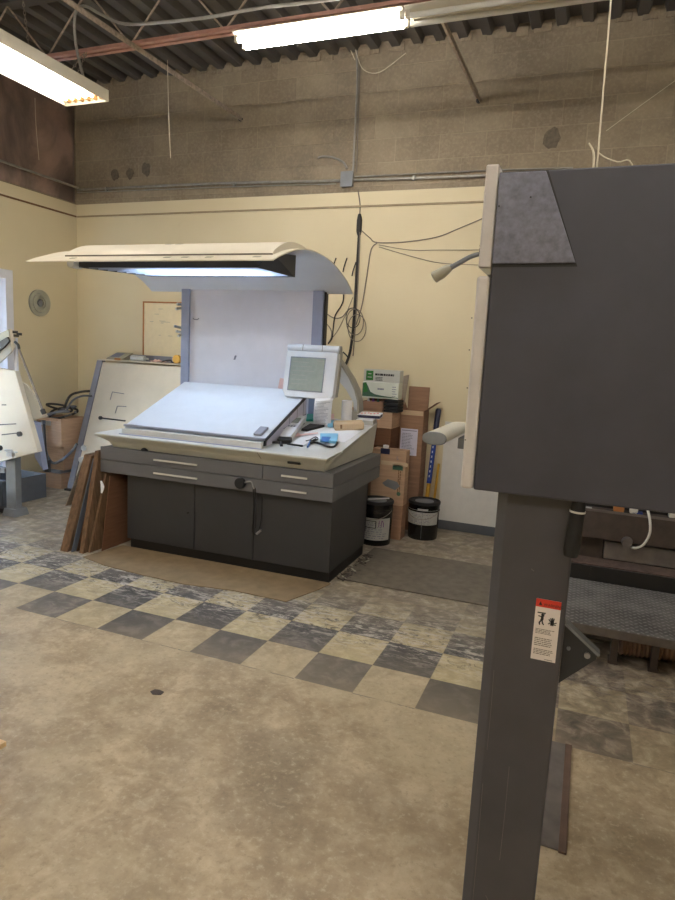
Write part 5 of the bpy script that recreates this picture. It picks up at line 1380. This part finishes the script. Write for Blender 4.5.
# padded rail with grey end, standing off the guard
hx, hz, hy = .742, 1.322, -.9
m = MB()
prof2 = []
for k in range(20):
    a_ = 2*PI*k/20; c_, s_ = math.cos(a_), math.sin(a_)
    prof2.append((hx+.040*math.copysign(abs(c_)**.75, c_), hz+.0215*math.copysign(abs(s_)**.9, s_)))
m.prism(prof2, 1, hy, -.47)
rail = obj('bump_rail', m, 'desk_cream', pr, bev=.0)
m = MB(); m.prism([(hx+(x-hx)*1.03, hz+(z-hz)*1.03) for x, z in prof2], 1, hy-.012, hy-.0002)
obj('rail_end', m, 'machine_grey', rail, bev=.004)
obj('rail_bracket', MB().box(.775, .926, -.66, -.56, 1.262, 1.302), 'machine_grey', rail, bev=.003)
# grip and gusset on the post's right
a, b = at(580, 496, -1.378), at(570.5, 556, -1.378)
gr = obj('grip', MB().tube([a, a.lerp(b, .12), a.lerp(b, .9), b], [.015, .0165, .019, .016], 16, smooth=False), 'black_rubber', pr)
obj('grip_ring', MB().cyl(a.lerp(b, .24), a.lerp(b, .27), .0188, n=18), 'handle_white', gr)
obj('grip_mount', MB().cyl(a, a+Vector((0, .0, .03)), .010, n=10), 'black', gr)
q = [(P1+.0005, .925), (1.293, .858), (1.290, .842), (P1+.0005, .757)]
gs = obj('gusset', MB().prism(q, 1, -1.306, -1.296), 'dark_grey_paint', pr, bev=.002)
obj('gusset_flange', MB().slab((P1+.001, -1.325, .926), (1.294, -1.325, .859), (1.294, -1.29, .859), (P1+.001, -1.29, .926), (.003, 0, .006)), 'machine_grey', gs)
obj('gusset_bolt', MB().cyl((1.268, -1.315, .852), (1.268, -1.3065, .852), .0075, n=14), 'steel', gs)
obj('gusset_bolt', MB().cyl((1.222, -1.311, .86), (1.222, -1.3065, .86), .005, n=12), 'machine_grey', gs)

# printing unit beyond, seen under the guard
pu = thing('printing_unit', 'dark lower frame of the next printing unit, seen under the press guard', 'printing press', (2.1, 1.6, 0))
zz = lambda y, Y=1.48: at(620, y, Y).z
A0, A1 = 1.08, 3.4
obj('base_rail', MB().box(A0, A1, 1.40, 1.62, 0, zz(570.5, 1.40)), 'black', pu, bev=.004)
obj('rail_joint', MB().box(1.33, 1.342, 1.394, 1.3995, .22, zz(571.5, 1.40)), 'cable_black', pu)
obj('rust_ledge', MB().slab((A0, 1.405, zz(570, 1.40)+.001), (A1, 1.405, zz(570, 1.40)+.001), (A1, 1.52, zz(562, 1.52)), (A0, 1.52, zz(562, 1.52)), (0, .0, .006)), 'beam_rust', pu)
obj('left_cheek', MB().box(A0, 1.40, 1.56, 1.62, zz(566, 1.52), zz(541.5, 1.48)-.001), 'beam_brown', pu)
obj('grey_bar', MB().box(1.405, A1, 1.521, 1.62, zz(562, 1.52)+.008, zz(543, 1.52)), 'beam_grey', pu, bev=.006)
obj('upper_beam', MB().box(A0, A1, 1.48, 1.62, zz(542), zz(513.5)), 'beam_brown', pu, bev=.004)
obj('beam_edge', MB().box(A0, A1, 1.474, 1.4795, zz(514.5), zz(512)), 'beam_grey', pu)
obj('rear_body', MB().box(A0, A1, 1.63, 2.6, 0, 1.22), 'black', pu)
obj('unit_top', MB().box(A0, A1, 1.60, 1.6295, zz(513.5)+.001, 1.22), 'black', pu)
m = MB(); Yv = 1.52
for (px, py, r, mt_) in ((619, 509, .03, 'oak_trim'), (634, 511, .022, 'handle_white'), (637, 517, .03, 'blue_print'), (588, 511, .02, 'label_grey'), (603, 512, .018, 'beam_rust'), (673, 515, .02, 'handle_white')):
    a = at(px, py, Yv)
    obj('fitting', MB().box(a.x-r*1.1, a.x+r*1.1, Yv, Yv+.055, max(a.z-r, zz(513.5)+.001), a.z+r), mt_, pu, bev=.004)
obj('air_tube', MB().tube([at(644, 500, 1.47), at(649, 515, 1.42), at(650, 532, 1.40), at(644, 544, 1.40), at(636, 548, 1.42), at(631, 547, 1.47)], .008, 8), 'handle_white', pu)
a = at(627, 542, 1.47); obj('valve', MB().lathe([(.03, -.04), (.035, 0), (.02, .0)], (a.x, 1.48, a.z), 16, axis=1), 'beam_grey', pu)
# footboard of diamond tread plate
fb2 = thing('footboard', 'diamond tread footboard on small feet beside the printing unit', 'step', (2.2, .95, 0))
obj('tread_plate', MB().box(1.12, A1, .60, 1.385, .188, .20), 'diamond_tread', fb2, bev=.003)
obj('front_lip', MB().box(1.12, A1, .592, .5995, .150, .198), 'beam_grey', fb2, bev=.002)
for px, py in ((613, 670), (656, 688), (566, 655)):
    a = flr(px, py)
    obj('foot', MB().box(a.x-.018, a.x+.018, .605, .65, .0, .1875).box(a.x-.026, a.x+.026, .603, .68, .0, .022), 'beam_brown', fb2, bev=.003)
for xx in (2.2, 2.8, 3.3): obj('foot', MB().box(xx-.018, xx+.018, .605, .65, .0, .1875), 'beam_brown', fb2, bev=.003)
obj('rear_foot', MB().box(1.3, 1.34, 1.3, 1.34, 0, .1875).box(2.6, 2.64, 1.3, 1.34, 0, .1875), 'beam_brown', fb2)
# corrugated hose
hp0, hp1 = Vector((1.50, .86, .125)), Vector((2.6, .80, .09))
pts, rr = [], []
nn = 110
for k in range(nn+1):
    t = k/nn; pts.append(Vector((1.50+1.2*t, .735+.05*math.sin(t*3), .075+.012*math.sin(t*2)))); rr.append(.058+(.008 if k % 2 else -.004))
tag(obj('corrugated_hose', MB().tube(pts, rr, 16, smooth=False), 'hose_brown'), 'brown corrugated hose lying under the diamond tread footboard', 'hose')
tag(obj('steel_pipe', MB().tube([(1.10, .90, .017), (1.8, .90, .017), (3.2, .90, .017)], .016, 8), 'beam_grey'), 'grey pipe along the floor under the footboard', 'pipe')

# ================================================================ GROUPS OF LIKE THINGS
GROUPS = {'strip_lamp': 'strip lamps under the roof', 'bridging_brace': 'steel braces to the block wall', 'glue_stain': 'dark glue patches on the block wall',
          'thin_wire': 'wires on the cream wall', 'wire_hook': 'wire hooks above the console hood', 'conduit_run': 'conduits along the walls', 'wooden_board': 'boards leaning on the console end',
          'ink_bucket': 'ink buckets behind the console', 'parts_tray': 'parts trays under the bench', 'book': 'books at the back of the desk', 'pink_card': 'pink cards on the desk'}
for o in COL.objects:
    if o.parent is None and 'label' in o:
        k = o.name.split('.')[0]
        if k in GROUPS: o['group'] = GROUPS[k]
        elif k == 'cardboard_box': o['group'] = 'cardboard boxes in the left corner' if o.location.x < -3 else 'cardboard boxes behind the console'

# ================================================================ WORLD AND VIEW
wd = bpy.data.worlds.new('world'); S.world = wd; wd.use_nodes = True
nt = wd.node_tree; bg = nt.nodes['Background']
sk = nt.nodes.new('ShaderNodeTexSky'); sk.sky_type = 'NISHITA'; sk.sun_disc = False; sk.sun_elevation = math.radians(38); sk.sun_rotation = math.radians(200); sk.air_density = 1.2; sk.dust_density = 2
nt.links.new(sk.outputs[0], bg.inputs[0]); bg.inputs[1].default_value = 5.0
S.view_settings.view_transform = 'Standard'; S.view_settings.look = 'None'
S.view_settings.exposure = 0.6; S.view_settings.gamma = 1; S.view_settings.use_curve_mapping = False
S.cycles.use_denoising = True
S.cycles.max_bounces = 10; S.cycles.diffuse_bounces = 6; S.cycles.glossy_bounces = 4; S.cycles.transparent_max_bounces = 8
S.cycles.sample_clamp_indirect = 6
